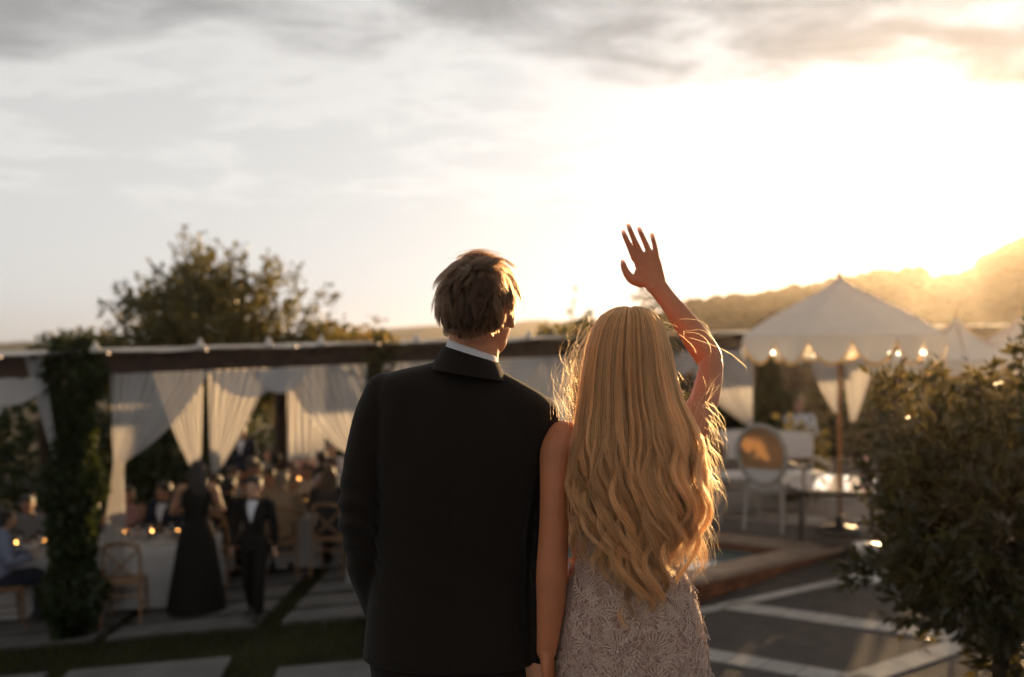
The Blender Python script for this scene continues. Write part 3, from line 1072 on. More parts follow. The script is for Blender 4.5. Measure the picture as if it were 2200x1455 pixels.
FR = [(.0090, .0076, .0070, .0064), (.0090, .0075, .0069, .0062), (.0088, .0074, .0068, .0061), (.0080, .0068, .0063, .0058), (.0150, .0125, .0096, .0076)]
for f, r in zip(FING, FR):
    bb.tube(PX(f), r, (1, 0, 0.2), 12, sub=4)
me = fuse(bb, 0.0027, 4)
link_mesh('body', me, M_SKIN, bride)
add_eyes('eyes', bp_, bM, 0.98, bride)
M_NAIL = mat('pale_nail_varnish', (0.85, 0.60, 0.50), 0.15, 0.6, coat=0.5, trans=0.6, tcol=(1.0, 0.72, 0.58))
for f, r in zip(FING, FR):
    tip = W(*f[-1]); pv_ = W(*f[-2])
    t = (tip - pv_); t /= np.linalg.norm(t)
    nb = MB()
    o = np.array((0, -1, 0)) * r[3] * 0.62
    nb.tube([tip - t * 0.007 + o, tip - t * 0.001 + o * 1.15, tip + t * 0.006 + o * 0.9, tip + t * 0.0095 + o * 0.7], [(.0046, .0012), (.0053, .0014), (.0048, .0012), (.0030, .0009)], (1, 0, 0.2), 10, sub=2)
    nb.build('fingernail', M_NAIL, bride)

# gown: an open-backed bodice and a fitted lace skirt
dr = [(1226, 1085, 1474, 1083, 2.225, .0965), (1230, 1130, 1464, 1130, 2.22, .090), (1233, 1190, 1457, 1190, 2.215, .088), (1218, 1250, 1480, 1248, 2.215, .103), (1199, 1320, 1504, 1318, 2.22, .121),
      (1190, 1400, 1516, 1398, 2.222, .126), (1192, 1470, 1520, 1470, 2.222, .124), (1200, 1560, 1515, 1560, 2.222, .118), (1208, 1700, 1505, 1700, 2.222, .112), (1195, 1900, 1515, 1900, 2.225, .13),
      (1140, 2100, 1570, 2100, 2.24, .19), (1060, 2316, 1650, 2316, 2.26, .28)]
rw = resample_rows(dr, 8)
NA = 120
DP = ring_stack(rw, NA, 2.15)
# low curved back neckline
ang = np.linspace(0, 2 * math.pi, NA, endpoint=False)
tt = np.linspace(0, 1, len(DP))
dip = 0.05 * np.clip(-np.sin(ang), 0, 1) ** 2
rise = 0.11 * np.clip(np.sin(ang), 0, 1) ** 1.0
for j in range(10):
    k = 1 - j / 10
    DP[j, :, 2] += k * (rise - dip)
M_LACE = bpy.data.materials.new('ivory_lace')
M_LACE.use_nodes = True
lt = M_LACE.node_tree
lp = lt.nodes['Principled BSDF']
lp.inputs['Roughness'].default_value = 0.7
lp.inputs['Specular IOR Level'].default_value = 0.3
lp.inputs['Sheen Weight'].default_value = 0.3
lco = lt.nodes.new('ShaderNodeTexCoord')
dn = lt.nodes.new('ShaderNodeTexNoise'); dn.inputs['Scale'].default_value = 26; dn.inputs['Detail'].default_value = 3
lt.links.new(lco.outputs['Object'], dn.inputs['Vector'])
ad = lt.nodes.new('ShaderNodeVectorMath'); ad.operation = 'MULTIPLY_ADD'
ad.inputs[1].default_value = (0.05, 0.05, 0.05)
lt.links.new(dn.outputs['Color'], ad.inputs[0]); lt.links.new(lco.outputs['Object'], ad.inputs[2])
v1 = lt.nodes.new('ShaderNodeTexVoronoi'); v1.feature = 'DISTANCE_TO_EDGE'; v1.inputs['Scale'].default_value = 62
v2 = lt.nodes.new('ShaderNodeTexVoronoi'); v2.feature = 'DISTANCE_TO_EDGE'; v2.inputs['Scale'].default_value = 155
wv_ = lt.nodes.new('ShaderNodeTexWave'); wv_.wave_type = 'RINGS'; wv_.inputs['Scale'].default_value = 22; wv_.inputs['Distortion'].default_value = 14; wv_.inputs['Detail'].default_value = 2; wv_.inputs['Detail Scale'].default_value = 2.2
for q in (v1, v2, wv_):
    lt.links.new(ad.outputs[0], q.inputs['Vector'])


def lramp(src, a, b):
    r_ = lt.nodes.new('ShaderNodeMapRange'); r_.interpolation_type = 'SMOOTHSTEP'
    r_.inputs[1].default_value = a; r_.inputs[2].default_value = b; r_.inputs[3].default_value = 1; r_.inputs[4].default_value = 0
    lt.links.new(src, r_.inputs[0]); return r_.outputs[0]


def lmath(op, a, b):
    r_ = lt.nodes.new('ShaderNodeMath'); r_.operation = op
    for i_, q in enumerate((a, b)):
        if isinstance(q, float):
            r_.inputs[i_].default_value = q
        else:
            lt.links.new(q, r_.inputs[i_])
    return r_.outputs[0]


cord = lmath('MAXIMUM', lmath('MAXIMUM', lramp(v1.outputs['Distance'], 0.03, 0.10), lmath('MULTIPLY', lramp(v2.outputs['Distance'], 0.03, 0.12), 0.45)), lmath('MULTIPLY', lramp(wv_.outputs['Fac'], 0.10, 0.32), 0.85))
lm = lt.nodes.new('ShaderNodeMix'); lm.data_type = 'RGBA'
lm.inputs[6].default_value = (0.32, 0.165, 0.118, 1)
lm.inputs[7].default_value = (0.54, 0.37, 0.29, 1)
lt.links.new(cord, lm.inputs[0])
lt.links.new(lm.outputs[2], lp.inputs['Base Color'])
lb_ = lt.nodes.new('ShaderNodeBump'); lb_.inputs['Strength'].default_value = 0.7; lb_.inputs['Distance'].default_value = 0.004
lt.links.new(cord, lb_.inputs['Height']); lt.links.new(lb_.outputs[0], lp.inputs['Normal'])
gw = MB().grid(DP, close_u=True).build('gown', M_LACE, bride)
# raised lace motifs: fans of petals, small flowers and cords sewn on the gown
M_MOTIF = mat('lace_motif_thread', (0.55, 0.385, 0.30), 0.7, 0.3, sheen=0.3, bump=0.3, bscale=900)


def dress_pt(a, t):
    """surface point and normal at angle a and row fraction t"""
    f = t * (len(DP) - 1); j = int(min(max(f, 0), len(DP) - 2)); fr = f - j
    g = (a / (2 * math.pi) * NA) % NA; i = int(g); gf = g - i; i2 = (i + 1) % NA
    p = (DP[j, i] * (1 - gf) + DP[j, i2] * gf) * (1 - fr) + (DP[j + 1, i] * (1 - gf) + DP[j + 1, i2] * gf) * fr
    du = DP[j, i2] - DP[j, i]; dv = DP[j + 1, i] - DP[j, i]
    nn = np.cross(du, dv); nn /= np.linalg.norm(nn) + 1e-9
    c = DP[j].mean(0)
    if nn @ (p - c) < 0:
        nn = -nn
    return p, nn, du / (np.linalg.norm(du) + 1e-9), dv / (np.linalg.norm(dv) + 1e-9)


mo = MB()
rng = np.random.default_rng(21)


def petal(c, nn, ux, uy, ang_, r0, r1, w, lift=0.0016):
    d_ = ux * math.cos(ang_) + uy * math.sin(ang_); e_ = np.cross(nn, d_)
    mid = (r0 + r1) / 2
    b = c + nn * lift
    pts = [b + d_ * r0, b + d_ * mid + e_ * w + nn * 0.001, b + d_ * r1, b + d_ * mid - e_ * w + nn * 0.001]
    mo.add(pts, [(0, 1, 2, 3)])


def motif(a, t, kind, s, rot):
    p, nn, ux, uy = dress_pt(a, t)
    if kind == 0:            # fan of slender petals
        for q in np.linspace(-1.15, 1.15, 9):
            petal(p, nn, ux, uy, rot + q, 0.004 * s, (0.034 - 0.008 * abs(q)) * s, 0.0016 * s)
    elif kind == 1:          # flower
        for q in range(7):
            petal(p, nn, ux, uy, rot + q * 2 * math.pi / 7, 0.002 * s, 0.013 * s, 0.0036 * s)
        for q in range(5):
            petal(p, nn, ux, uy, rot + q * 2 * math.pi / 5, 0.0, 0.005 * s, 0.0022 * s, 0.003)
    else:                    # leaf spray along a curved stem
        for q in range(8):
            d_ = ux * math.cos(rot + q * 0.08) + uy * math.sin(rot + q * 0.08)
            c = p + d_ * 0.006 * q * s
            for sg in (-1, 1):
                petal(c, nn, ux, uy, rot + sg * 0.75, 0.0, 0.011 * s * (1 - q * 0.06), 0.0022 * s)


for i in range(330):
    t = rng.uniform(0.02, 0.62) ** 1.0
    a = rng.uniform(math.pi * 0.98, math.pi * 2.02)
    motif(a, t, int(rng.choice([0, 1, 2, 2])), rng.uniform(0.7, 1.25), rng.uniform(0, 6.28))
for t in np.linspace(0.33, 0.56, 4):
    for sg in (-1, 1):
        motif(1.5 * math.pi + sg * 0.20, t, 0, 1.35, math.pi * 1.5 + sg * 0.5)
        motif(1.5 * math.pi + sg * 0.34, t + 0.03, 1, 1.3, 0)
    motif(1.5 * math.pi, t, 2, 1.5, math.pi * 0.5)
# little frayed threads that break up the outline
for i in range(2600):
    t = rng.uniform(0.0, 0.62)
    a = rng.uniform(math.pi * 0.85, math.pi * 2.15)
    p, nn, ux, uy = dress_pt(a, t)
    q = nn * rng.uniform(0.3, 1.0) + ux * rng.normal(0, 0.7) + uy * rng.normal(0, 0.7)
    q /= np.linalg.norm(q)
    e_ = np.cross(q, rng.normal(size=3)); e_ /= np.linalg.norm(e_)
    L = rng.uniform(0.003, 0.0075)
    mo.add([p + nn * 0.001 - e_ * 0.0005, p + nn * 0.001 + e_ * 0.0005, p + nn * 0.001 + q * L + e_ * 0.0004, p + nn * 0.001 + q * L - e_ * 0.0004], [(0, 1, 2, 3)])
tag(mo.build('lace_motifs', M_MOTIF, gw, smooth=False), kind='stuff')
sq = MB()
for i in range(130):
    p, nn, ux, uy = dress_pt(rng.uniform(math.pi, math.pi * 2), rng.uniform(0.02, 0.62))
    r_ = 0.0011
    tl = rng.normal(0, 0.5, 2)
    u_ = ux + nn * tl[0]; w_ = uy + nn * tl[1]
    c = p + nn * 0.003
    sq.add([c + u_ * r_, c + w_ * r_, c - u_ * r_, c - w_ * r_], [(0, 1, 2, 3)])
tag(sq.build('sequins', mat('silver_sequin', (0.9, 0.9, 0.9), 0.12, 0.8, metal=1.0), gw, smooth=False), kind='stuff')
# ------------------------------------------------------------------ the bride's hair
M_BLONDE = hair_mat('honey_blonde_hair', (0.58, 0.180, 0.050), 0.24, 0.36, 0.22, fill=(1.5, 3.1, 6.2))
M_BROWN = hair_mat('brown_hair', (0.070, 0.034, 0.017), 0.32, 0.42, 0.5)
rng = np.random.default_rng(33)
hy = np.array([652, 662, 678, 705, 745, 800, 860, 900, 955, 1050, 1130, 1200, 1260, 1320], float)
hL = np.array([1352, 1318, 1294, 1272, 1258, 1248, 1240, 1231, 1222, 1223, 1232, 1247, 1278, 1310], float)
hR = np.array([1362, 1394, 1416, 1434, 1446, 1456, 1472, 1490, 1506, 1504, 1491, 1472, 1444, 1416], float)
hB = np.array([2.225, 2.180, 2.155, 2.134, 2.122, 2.118, 2.118, 2.116, 2.108, 2.100, 2.096, 2.096, 2.092, 2.090])
hS = np.array([2.245, 2.245, 2.240, 2.238, 2.236, 2.230, 2.222, 2.205, 2.185, 2.165, 2.150, 2.140, 2.130, 2.125])


def hair_xyz(s, py, layer):
    """s -1..1 across the fall of hair, photograph row py, layer 0 outer .. 1 inner"""
    l = np.interp(py, hy, hL); r = np.interp(py, hy, hR)
    b = np.interp(py, hy, hB); sd = np.interp(py, hy, hS)
    m = (l + r) / 2; h = (r - l) / 2 * (1 - 0.10 * layer)
    y = sd - (sd - b) * np.sqrt(np.clip(1 - s * s, 0, 1)) * (1 - 0.45 * layer)
    x = (m + s * h - 1100) / FPX * 2.2
    tpz = 1 - smoothstep(662, 712, py)
    x = x + np.tanh(s * 12) * 0.0022 * tpz
    z = CZ + (HZ - py) / FPX * 2.2 - 0.007 * np.exp(-(s / 0.10) ** 2) * tpz
    return np.stack([x, y, z], -1)


K = 56
tv = np.linspace(0, 1, K)


def strands(s_c, layer, py0, py1, nstr, spread, amp, wl, phase, side_shift=0.0, tight=0.40, tone=1.0, dep=0.0):
    """one lock: nstr strands round a wavy axis"""
    ds = rng.normal(0, spread, nstr)[:, None]
    dl = np.clip(layer + rng.normal(0, 0.06, nstr), 0, 1)[:, None]
    e1 = py1 + rng.normal(0, 10, nstr)[:, None] - np.abs(rng.normal(0, 16, nstr))[:, None]
    p0 = py0 + rng.uniform(0, 6, nstr)[:, None]
    py = p0 + (e1 - p0) * tv[None] ** 1.0
    conv = 1 - (1 - tight) * smoothstep(880, 1180, py)               # strands gather into the lock
    s = np.clip(s_c + ds * conv, -1, 1)
    P = hair_xyz(s, py, dl)
    A = amp * smoothstep(870, 1080, py) * (0.85 + 0.35 * smoothstep(1040, 1180, py))
    ph = 2 * math.pi * (py - 880) / wl + phase + rng.normal(0, 0.12, nstr)[:, None]
    jit = rng.normal(0, 0.0011, (nstr, 1)) * smoothstep(820, 1200, py)
    P[..., 0] += A * np.sin(ph) * (1.0) + jit * 3 + side_shift * smoothstep(950, 1250, py)
    P[..., 1] -= np.abs(A) * 0.75 * np.cos(ph + 0.4) * 0.8
    # lock cross-section opens into a ribbon
    P[..., 1] += rng.normal(0, 0.0022, (nstr, 1)) * (1 - 0.5 * tv[None])
    # slight wander of single hairs in the straight part
    w1 = rng.normal(0, 0.0010, (nstr, 1)); w2 = rng.uniform(0, 6.28, (nstr, 1)); w3 = rng.uniform(40, 160, (nstr, 1))
    P[..., 0] += w1 * np.sin(py / w3 + w2) * smoothstep(690, 800, py)
    P[..., 1] += dep * smoothstep(760, 1000, py)
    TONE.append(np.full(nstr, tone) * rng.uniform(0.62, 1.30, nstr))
    return P


TONE = []
locks = []
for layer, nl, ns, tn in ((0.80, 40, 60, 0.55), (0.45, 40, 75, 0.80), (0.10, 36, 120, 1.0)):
    for i in range(nl):
        s_c = -0.97 + 1.94 * (i + rng.uniform(0.2, 0.8)) / nl
        py0 = 655 + layer * 26 + 14 * abs(s_c) * rng.uniform(0.2, 1)
        end = 1248 - 130 * abs(s_c - 0.08) ** 1.5 + rng.normal(0, 34) - layer * 26
        ph_ = 1.3 * math.sin(i * 0.9 + layer * 4) + rng.normal(0, 0.7)
        locks.append(strands(s_c, layer, py0, end, ns, 0.032, rng.uniform(0.014, 0.029), rng.uniform(150, 205), ph_, rng.normal(0, 0.008), 0.29,
                             tn * rng.uniform(0.62, 1.45), rng.normal(0, 0.010)))
# single finer locks lying over the rest
for i in range(34):
    s_c = rng.uniform(-0.95, 0.95)
    locks.append(strands(s_c, 0.0, 656 + 12 * abs(s_c), 1228 - 110 * abs(s_c) ** 1.6 + rng.normal(0, 40), 34, 0.012, rng.uniform(0.013, 0.026), rng.uniform(150, 210), rng.uniform(0, 6.28), rng.normal(0, 0.010), 0.5,
                         rng.uniform(0.9, 1.35), -rng.uniform(0.002, 0.012)))
# loose single hairs between the locks
for i in range(34):
    s_c = rng.uniform(-0.97, 0.97)
    locks.append(strands(s_c, rng.uniform(0, 0.25), 657, 1225 - 90 * abs(s_c) + rng.normal(0, 50), 22, 0.06, rng.uniform(0.008, 0.022), rng.uniform(140, 260), rng.uniform(0, 6.28), rng.normal(0, 0.012), 1.0,
                         rng.uniform(0.7, 1.4), -rng.uniform(0.0, 0.014)))
# the lock that swings out at the right, over the gown
for k in range(5):
    locks.append(strands(0.93 + 0.01 * k, 0.25, 668, 1165 + k * 15, 55, 0.022, 0.011 + 0.002 * k, 200, 2.0 + 0.55 * k, 0.002 + 0.003 * k, tone=1.05))
for k in range(3):
    locks.append(strands(-0.97, 0.2, 668, 1140 + 28 * k, 55, 0.03, 0.014, 180, 0.6 + 0.5 * k, -0.004))
S = np.concatenate(locks)
rad = np.full(S.shape[:2], 0.00021) * rng.uniform(0.75, 1.25, (len(S), 1))
rad *= (1 - 0.55 * tv[None] ** 6)
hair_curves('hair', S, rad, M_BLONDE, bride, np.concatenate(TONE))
# scalp under the hair so that no skin shows at the parting
sb = MB()
sp = []
for py in np.linspace(657, 1000, 26):
    sp.append(hair_xyz(np.linspace(-0.93, 0.93, 41), np.full(41, py), np.full(41, 0.95)))
sb.grid(np.array(sp))
sb.build('hair_underlayer', mat('dark_blonde_underlayer', (0.20, 0.115, 0.055), 0.6, 0.3, var=0.3, vscale=60), bride)
# flyaway strands that catch the sun
fly = []


def flyaway(p0, p1, bulge, loops, n, curl):
    t = np.linspace(0, 1, K)[:, None]
    for _ in range(n):
        a = np.array(p0) + rng.normal(0, 14, 2); b = np.array(p1) + rng.normal(0, 18, 2)
        c = a + (b - a) * t
        nrm_ = np.array((b[1] - a[1], -(b[0] - a[0]))); nrm_ = nrm_ / (np.linalg.norm(nrm_) + 1e-6)
        amp_ = bulge * rng.normal(0.7, 0.6)
        c = c + nrm_ * amp_ * np.sin(t * math.pi * rng.uniform(0.7, 1.3))
        ph = rng.uniform(0, 6.28); q = rng.uniform(0.6, 1.4) * loops
        g = smoothstep(0.1, 1, t)
        c = c + g * curl * rng.uniform(0.3, 1.2) * np.concatenate([np.cos(ph + q * 6.28 * t), np.sin(ph + q * 6.28 * t)], 1)
        dep = 2.2 + rng.normal(0, 0.02) + rng.normal(0, 0.02) * np.sin(t[:, 0] * 5 + ph)
        fly.append(np.stack([(c[:, 0] - 1100) / FPX * dep, dep, CZ + (HZ - c[:, 1]) / FPX * dep], 1))


flyaway((1268, 715), (1236, 900), -26, 0.4, 60, 7)
flyaway((1258, 770), (1226, 905), -20, 0.5, 70, 8)
flyaway((1250, 790), (1228, 830), -22, 0.8, 14, 12)
flyaway((1262, 700), (1240, 760), -14, 0.9, 8, 12)
flyaway((1440, 730), (1500, 860), 14, 1.0, 9, 16)
flyaway((1450, 700), (1545, 740), 10, 1.1, 4, 18)
flyaway((1500, 930), (1525, 830), 20, 0.7, 16, 12)
flyaway((1500, 890), (1528, 960), 20, 1.0, 26, 15)
flyaway((1505, 950), (1520, 1060), 18, 0.9, 40, 15)
flyaway((1498, 1010), (1505, 1090), 22, 0.5, 90, 8)
flyaway((1492, 1080), (1505, 1190), 16, 0.6, 60, 9)
flyaway((1470, 1120), (1482, 1230), 10, 0.4, 50, 7)
flyaway((1240, 1020), (1226, 1180), -12, 0.6, 26, 7)
flyaway((1330, 662), (1290, 700), -3, 0.2, 14, 3)
flyaway((1380, 662), (1425, 700), 3, 0.2, 14, 3)
F = np.array(fly)
fr = np.full(F.shape[:2], 0.00015) * rng.uniform(0.7, 1.3, (len(F), 1)) * (1 - 0.5 * tv[None] ** 4)
hair_curves('flyaway_hair', F, fr, M_BLONDE, bride, np.full(len(F), 1.15))

# ------------------------------------------------------------------ the groom's hair
rng = np.random.default_rng(44)
hc = np.array(gh)
gs = 1.0


def g_head(d):
    """skull surface in direction d (head space), slightly larger than the skull"""
    return np.stack([0.078 * d[..., 0], -0.008 + 0.101 * d[..., 1], 0.101 * d[..., 2]], -1) * gs


n0 = 19000
dv = rng.normal(size=(n0 * 2, 3)); dv /= np.linalg.norm(dv, axis=1)[:, None]
az = np.arctan2(dv[:, 0], -dv[:, 1])            # 0 at the back
el = np.arcsin(dv[:, 2])
keep = (el > -0.80 + 0.20 * np.abs(az)) & ~((np.abs(az) > 1.12) & (el < 0.22)) & ~((np.abs(az) > 1.75) & (el < 0.55))
dv = dv[keep][:n0]
wx = np.array((-0.10, -0.50, 0.86)) / np.linalg.norm((-0.10, -0.50, 0.86)) + rng.normal(0, 0.22, (2600, 3))       # thick at the crown
wx /= np.linalg.norm(wx, axis=1)[:, None]
dv = np.vstack([dv, wx]); az = np.arctan2(dv[:, 0], -dv[:, 1]); el = np.arcsin(np.clip(dv[:, 2], -1, 1))
root = g_head(dv)
# lower nape hair reaches down the neck
KH = 14
th_ = np.linspace(0, 1, KH)
# clumps
nc = 620
ci = rng.integers(0, len(dv), nc)
cd = dv[ci]
near = np.argmax(dv @ cd.T, axis=1)
L = np.interp(el, [-0.8, -0.4, 0.1, 0.6, 1.2, 1.57], [0.016, 0.032, 0.050, 0.056, 0.058, 0.058]) * rng.uniform(0.7, 1.15, len(dv)) * np.where((np.abs(az) > 0.9) & (el < 0.3), 0.75, 1.0)
cl_ph = rng.uniform(0, 6.28, nc); cl_amp = rng.uniform(0.3, 1.0, nc); cl_side = rng.normal(0, 0.35, nc); cl_out = rng.normal(0, 0.09, nc)
cl_len = rng.uniform(0.55, 1.4, nc)
whorl = np.array((-0.10, -0.50, 0.86)); whorl /= np.linalg.norm(whorl)
rad3 = np.array((0.078, 0.101, 0.101)) * gs
LL = L * cl_len[near]
lift = np.interp(el, [-0.7, 0, 0.8, 1.5], [0.16, 0.28, 0.35, 0.34]) + cl_out[near] * 1.0
t = th_[None]
u_ = dv.copy(); hgt = np.full(len(dv), 0.001); hang = np.zeros((len(dv), 3))
pts = []
for k in range(KH):
    pts.append(u_ * (rad3 + hgt[:, None]) + np.array((0, -0.008 * gs, 0)) + hang)
    rad_out = u_ - whorl; rad_out -= (rad_out * u_).sum(1)[:, None] * u_
    rad_out /= np.linalg.norm(rad_out, axis=1)[:, None] + 1e-9
    dn_ = np.array((0.05, 0, -1.0)) - (u_ @ np.array((0.05, 0, -1.0)))[:, None] * u_
    tp_ = smoothstep(0.35, 0.85, u_[:, 2])[:, None]
    f_ = rad_out * tp_ + dn_ * (1 - tp_) + np.cross(whorl[None], u_) * 0.35 * tp_
    f_ += np.cross(u_, f_) * (0.9 * cl_side[near] + 1.15 * cl_amp[near] * np.sin(cl_ph[near] + 4.5 * k / KH))[:, None]
    f_ /= np.linalg.norm(f_, axis=1)[:, None] + 1e-9
    step = LL / KH
    low = (u_[:, 2] < -0.50)
    hang[low] += np.array((0, -0.004, -0.55)) * step[low][:, None]
    u_ = np.where(low[:, None], u_, u_ + f_ * (step / 0.095)[:, None])
    u_ /= np.linalg.norm(u_, axis=1)[:, None]
    hgt = hgt + step * lift * (1.25 - 1.1 * k / KH)
P = np.stack(pts, 1)
P += rng.normal(0, 0.0012, (len(dv), 1, 3)) * t[..., None]
# gather to clump axes towards the tips
axis_pts = P[ci][near]
g = (0.48 * t ** 1.2)[..., None]
P = P * (1 - g) + axis_pts * g
# windblown quiff on the crown
nq = 380
tq = th_[None, :, None]
q0 = np.array((-0.034, -0.012, 0.098)) + rng.normal(0, 1, (nq, 3)) * np.array((0.010, 0.008, 0.003))
hump = rng.uniform(0.05, 1.0, (nq, 1, 1))
Q = q0[:, None] + tq * np.array((0.078, 0.0, -0.002)) * rng.uniform(0.7, 1.05, (nq, 1, 1)) + np.sin(np.clip(tq ** 0.85, 0, 1) * math.pi * 0.82) * np.array((0, 0, 0.022)) * hump \
    + rng.normal(0, 0.005, (nq, 1, 3)) * tq + np.sin(tq * 4 + 1) * np.array((0, 0, 0.003))
P = np.concatenate([P, Q])
P = P @ gM.T + hc
rd = np.full(P.shape[:2], 0.00023) * rng.uniform(0.75, 1.25, (len(P), 1)) * (1 - 0.6 * th_[None] ** 3)
hair_curves('hair', P, rd, M_BROWN, groom, np.concatenate([rng.uniform(0.5, 1.7, nc)[near], rng.uniform(0.45, 0.9, nq)]))
hb = MB()
ug = np.linspace(-2.6, 2.6, 44)
rows_ = []
for e_ in np.linspace(-0.62, 1.55, 22):
    a_ = ug * (1.0 if e_ > 0.25 else 0.46)
    d_ = np.stack([np.sin(a_) * np.cos(e_), -np.cos(a_) * np.cos(e_), np.full_like(a_, np.sin(e_))], 1)
    rows_.append((g_head(d_) * 1.015) @ gM.T + hc)
hb.grid(np.array(rows_)).build('hair_underlayer', mat('dark_brown_underlayer', (0.055, 0.03, 0.017), 0.7, 0.2), groom)
# ------------------------------------------------------------------ pergola
def row(x, off=0.0):
    """point of the pergola's plan: x along the near row, off metres behind it"""
    d = 13.4 + 0.55 * x
    return np.array((x - 0.482 * off, d + 0.876 * off))


def btop(x):
    return 1.685 + 0.034 * x


def x_at(px, off=0.0):
    k = (px - 1100) / FPX
    x = 0.0
    for _ in range(40):
        q = row(x, off)
        x = k * q[1] + 0.482 * off
    return x


def on_beam(px, off=0.0, drop=0.19):
    x = x_at(px, off)
    q = row(x, off)
    return np.array((q[0], q[1], btop(x) - drop))


def at_row(px, py, off=0.0):
    q = row(x_at(px, off), off)
    return W(px, py, q[1])


PX_POSTS = [-8.3, -4.75, -1.72, 0.95, 3.93, 6.6, 9.3]
DEP = 4.2
q0 = row(-1.7, DEP / 2)
perg = thing('pergola', 'long dark timber pergola with white curtains over the banquet', 'pergola', (q0[0], q0[1], G(q0[0])))
for off in (0.0, DEP):
    for x in PX_POSTS:
        q = row(x, off)
        z1 = btop(x) - 0.19
        MB().box((q[0], q[1], (G(q[0]) + z1) / 2), (0.16, 0.16, z1 - G(q[0]) - 0.004), yaw(0.503)).build('post', M_BEAM, perg, smooth=False)
    a = row(-11, off); b = row(10.5, off)
    MB().beam((*a, btop(-11) - 0.095), (*b, btop(10.5) - 0.095), 0.12, 0.19).build('beam', M_BEAM, perg, smooth=False)
for x in PX_POSTS:
    a = row(x, 0.08); b = row(x, DEP - 0.08)
    MB().beam((*a, btop(x) - 0.12), (*b, btop(x) - 0.12), 0.10, 0.15).build('cross_beam', M_BEAM, perg, smooth=False)
for x in np.arange(-10.5, 10.0, 0.9):
    a = row(x, -0.25); b = row(x, DEP + 0.25)
    MB().beam((*a, btop(x) + 0.028), (*b, btop(x) + 0.028), 0.05, 0.05).build('rafter', M_BEAM, perg, smooth=False)
# pale sailcloth lying over the rafters, seen edge on
M_SAIL = mat('white_sailcloth', (0.62, 0.61, 0.60), 0.8, 0.2, trans=0.3)
rf = MB()
P = []
for off in np.linspace(-0.30, DEP + 0.3, 15):
    P.append([(*row(x, off), btop(x) + 0.06 + 0.018 * math.sin(x * 5 + off * 2)) for x in np.linspace(-11, 10.4, 120)])
rf.grid(np.array(P)).build('roof_cloth', M_SAIL, perg)
for px in (430, 577, 895, 1135, 205, 690):
    p = on_beam(px, -0.25, -0.05)
    MB().lathe([(0.055, 0.0), (0.062, 0.03), (0.035, 0.07), (0.016, 0.11), (0.012, 0.13)], p, 10).build('cloth_knot', M_SAIL, perg)

# ------------------------------------------------------------------ curtains
def smooth1(t):
    return t * t * (3 - 2 * t)


def curtain(label, A, B, T, low=None, folds=9, tie_w=0.10, sag=0.10, fold_amp=0.035, group='white curtains of the pergola', straight=False, bottom=None, m=M_DRAPE):
    """cloth hung from A to B, gathered at T (then falling to low), or hanging straight to the row bottom"""
    A, B = np.array(A, float), np.array(B, float)
    nu, nv = folds * 10, 34
    out = np.array((0.482, -0.876, 0))            # towards the lawn
    al = (B - A) / np.linalg.norm(B - A)
    P = np.zeros((nv, nu, 3))
    T = np.array(T, float) if T is not None else None
    ph = RNG.uniform(0, 6.28)
    for i in range(nu):
        u = i / (nu - 1)
        top = A + (B - A) * u
        f = math.sin(u * folds * 2 * math.pi + ph) + 0.4 * math.sin(u * folds * 4.7 + 1 + ph)
        for j in range(nv):
            v = j / (nv - 1)
            if straight:
                p = top + np.array((0, 0, (bottom - top[2]) * v)) + al * 0.02 * math.sin(v * 3 + u * 9)
                p = p + out * f * fold_amp * (0.35 + 0.65 * v)
            else:
                vt = 0.62 if low is not None else 1.0
                tp = T + al * (u - 0.5) * tie_w
                if v <= vt:
                    w = v / vt
                    p = top + (tp - top) * w
                    k = math.sin(w * math.pi)
                    # free edge droops
                    p = p + np.array((0, 0, -1)) * sag * k * (0.3 + 0.7 * abs(top - tp)[:2].sum() / (abs(B - A)[:2].sum() + 1e-6))
                    p = p + out * f * fold_amp * (0.3 + 0.7 * (1 - w) + 0.25 * k)
                else:
                    w = (v - vt) / (1 - vt)
                    lw = np.array(low, float) + al * (u - 0.5) * tie_w * 4.0
                    p = tp + (lw - tp) * w + out * f * fold_amp * (0.3 + 0.8 * w)
            P[j, i] = p
    o = MB().grid(P).build('curtain', m)
    return tag(o, label, 'curtain', group)


def swag(label, A, B, drop, folds=5, group='white curtains of the pergola', m=M_DRAPE, depth=0.10):
    A, B = np.array(A, float), np.array(B, float)
    out = np.array((0.482, -0.876, 0))
    nu, nv = 40, 30
    P = np.zeros((nv, nu, 3))
    for i in range(nu):
        u = i / (nu - 1)
        for j in range(nv):
            v = j / (nv - 1)
            base = A + (B - A) * u
            dz = drop * (0.05 + 0.95 * v) * (4 * u * (1 - u)) ** 0.7
            f = math.sin(v * folds * 2 * math.pi) * 0.02 * (4 * u * (1 - u)) ** 0.5
            P[j, i] = base + np.array((0, 0, -dz)) + out * (depth * v * math.sin(u * math.pi) + f + 0.02)
    o = MB().grid(P).build('swag', m)
    return tag(o, label, 'curtain', group)


def gfoot(px, py):
    p = gp(px, py)
    return p + np.array((0, 0, 0.03))


